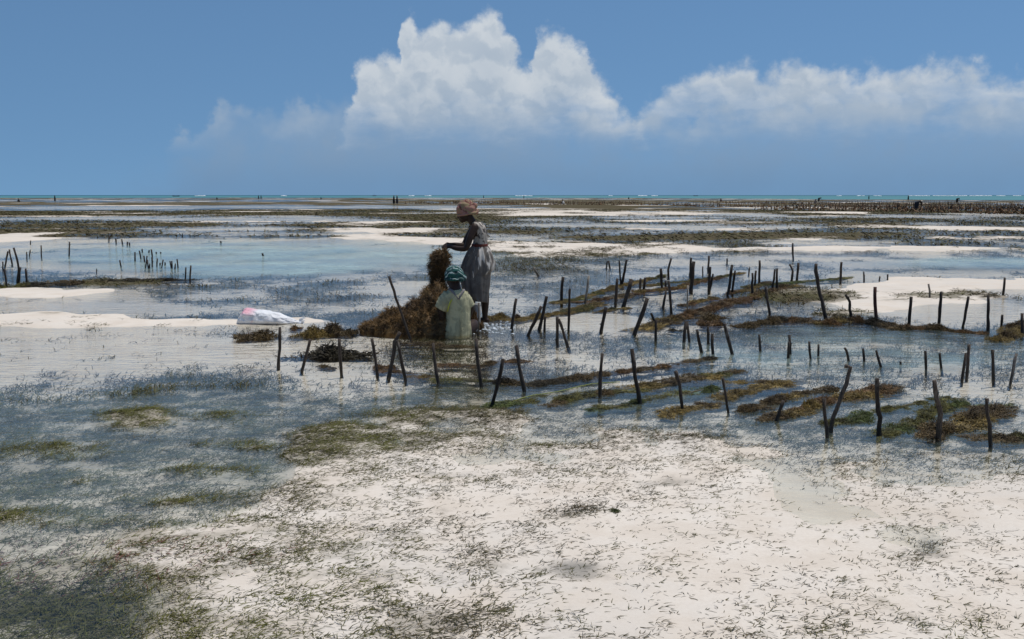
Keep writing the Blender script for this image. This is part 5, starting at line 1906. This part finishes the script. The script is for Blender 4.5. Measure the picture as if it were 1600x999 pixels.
# body: profile along its length (photo columns 372..472)
us = [372, 374, 378, 383.5, 386, 398, 405, 413, 421, 429, 437, 444, 451, 458, 464, 469, 473]
tp = [499, 494, 488.5, 480.5, 479.2, 480.2, 480.8, 481.8, 483.2, 484.8, 486.8, 489.6, 492.5, 495.5, 498, 498.6, 498.2]
hw = [.05, .11, .15, .17, .175, .175, .175, .17, .165, .15, .135, .115, .09, .065, .04, .045, .06]
SEG, ROWS = 56, 96
ti = np.linspace(0, 1, len(us))
V, Fc = [], []
for i in range(ROWS):
    t = i / (ROWS - 1)
    u, v, w_ = np.interp(t, ti, us), np.interp(t, ti, tp), np.interp(t, ti, hw)
    hz_ = max(.03, (504.5 - v) / KB)
    for k in range(SEG):
        a = 2 * math.pi * k / SEG
        ca, sa = math.cos(a), math.sin(a)
        # creases run from the neck down over the bag, with dents where the plastic has sunk in
        cre = -.050 * abs(math.sin(3.5 * a + 5.0 * t + 1.2 * math.sin(9 * t))) - .035 * abs(math.sin(8 * a - 9 * t + math.sin(14 * t)))
        dent = .16 * float(gnoise(t * 7.0, a * 1.1, 3)) + .07 * float(gnoise(t * 19.0, a * 2.8, 5))
        f = 1.03 + cre + dent * (1 if sa > -.2 else .3)
        zz2 = hz_ * (.5 + .5 * math.copysign(abs(sa) ** (.8 if sa > 0 else .55), sa))
        V.append(((u - 418) / KB + .012 * math.sin(5 * a + 20 * t), ca * w_ * f * (1.1 if sa < 0 else 1.0), zz2 * (1 + .55 * (cre + dent) * max(sa, 0) + .02)))
for i in range(ROWS - 1):
    for k in range(SEG):
        Fc.append((i * SEG + k, i * SEG + (k + 1) % SEG, (i + 1) * SEG + (k + 1) % SEG, (i + 1) * SEG + k))
for i in (0, ROWS - 1):
    c = len(V)
    pts = V[i * SEG:(i + 1) * SEG]
    V.append(tuple(sum(p[k] for p in pts) / SEG for k in range(3)))
    for k in range(0, SEG, 2):
        Fc.append((c, i * SEG + (k + 2) % SEG, i * SEG + k + 1, i * SEG + k) if i == 0 else (c, i * SEG + k, i * SEG + k + 1, i * SEG + (k + 2) % SEG))
me = bpy.data.meshes.new("bag")
me.from_pydata(V, [], Fc)
me.polygons.foreach_set('use_smooth', [True] * len(me.polygons))
me.materials.append(m_sack)
o = link("bag", me, sroot)
# pleated corner standing up, and the ruffled mouth
g = Geo()
rs = random.Random(8)
for k in range(7):
    x = (388 + k * 2.2 - 418) / KB
    g.add(tube([(x, .02 * (k % 3 - 1), .12), (x - .01, .02 * (k % 3 - 1), .185 + rs.uniform(-.01, .012))], [.018, .008], 7))
link("gathered_corner", g.mesh("gathered_corner", m_sack), sroot)
g = Geo()
for k in range(8):
    a = k / 8 * 2 * math.pi
    g.add(tube([((469 - 418) / KB, .015 * math.cos(a), .05 + .015 * math.sin(a)), ((476.5 - 418) / KB + rs.uniform(-.01, .02), .05 * math.cos(a), .05 + .05 * math.sin(a))], [.012, .006], 6))
link("mouth", g.mesh("mouth", m_sack), sroot)

# ------------------------------------------------------------------ small things by the women
m_pale, T, out = new_mat("pale_plastic")
tcn = T.n('ShaderNodeTexCoord')
bsdf(T, out, T.mix(T.noise(tcn.outputs['Object'], 8, 3, .6), (.36, .35, .34, 1), (.22, .21, .20, 1)), .5, .4)
p = at(743, 514, 0)
tub = empty("tub", (p.x, p.y + .22, 0))
tag(tub, "pale grey plastic tub half hidden between the two women", "tub")
K = F_PX / (p.y + .22)
V, Fc = loft([(.30, 0, 0, .060, .060), (.285, 0, 0, .064, .064), (.27, 0, 0, .058, .058), (.0, 0, 0, .052, .052), (-.08, 0, 0, .05, .05)], 24, 28)
cloth_obj("wall", V, Fc, m_pale, tub, .006)
g = Geo().add(ellipsoid((0, 0, .288), (.058, .058, .012), None, 24, 6))
link("lid", g.mesh("lid", m_pale), tub)

# pale strap looped out of the water by the pile
p = at(656, 520, 0)
K = F_PX / p.y
pts = [Vector(((u - 656) / K, (i - 3) * .012, (520 - v) / K)) for i, (u, v) in enumerate([(647.5, 519), (649, 514), (652, 509), (656, 506), (659, 506.5), (661, 511), (661.5, 518)])]
o = link("strap", Geo().add(tube(poly_points(pts, .012), [.009] * len(poly_points(pts, .012)), 8)).mesh("strap", m_pale))
o.location = p
tag(o, "pale strap looping out of the water by the seated woman's lap", "strap")

# pale blobs standing in for sun glints on ripples at the standing woman's feet
m_glint, T, out = new_mat("ripple_glints")
bsdf(T, out, (.55, .60, .64, 1), .2, .5)
g = Geo()
rs = random.Random(31)
for k in range(110):
    u, v = rs.gauss(768, 20), rs.gauss(511, 5.0)
    if not 738 < u < 812 or not 500 < v < 524:
        continue
    p = at(u, v, 0)
    w = rs.uniform(.006, .026)
    g.add(ellipsoid((p.x, p.y, .0), (w, w * .7, rs.uniform(.003, .009)), None, 8, 6))
o = link("ripple_glints", g.mesh("ripple_glints", m_glint))
tag(o, kind='stuff')
# bright green-yellow line slack on the surface
P_ = [at(u, v, .006) for u, v in ((800, 628), (826, 620), (858, 614), (890, 607), (930, 600), (975, 596))]
b0 = P_[2]
pp = poly_points([p - b0 for p in P_], .15)
o = link("rope", Geo().add(tube([p + Vector((0, .03 * math.sin(i * 1.1), 0)) for i, p in enumerate(pp)], [.0045] * len(pp), 6)).mesh("rope", m_rope))
o.location = b0
o.color = (.20, .22, .06, 1)
tag(o, "yellow-green rope lying slack on the water among the near stakes", "rope")
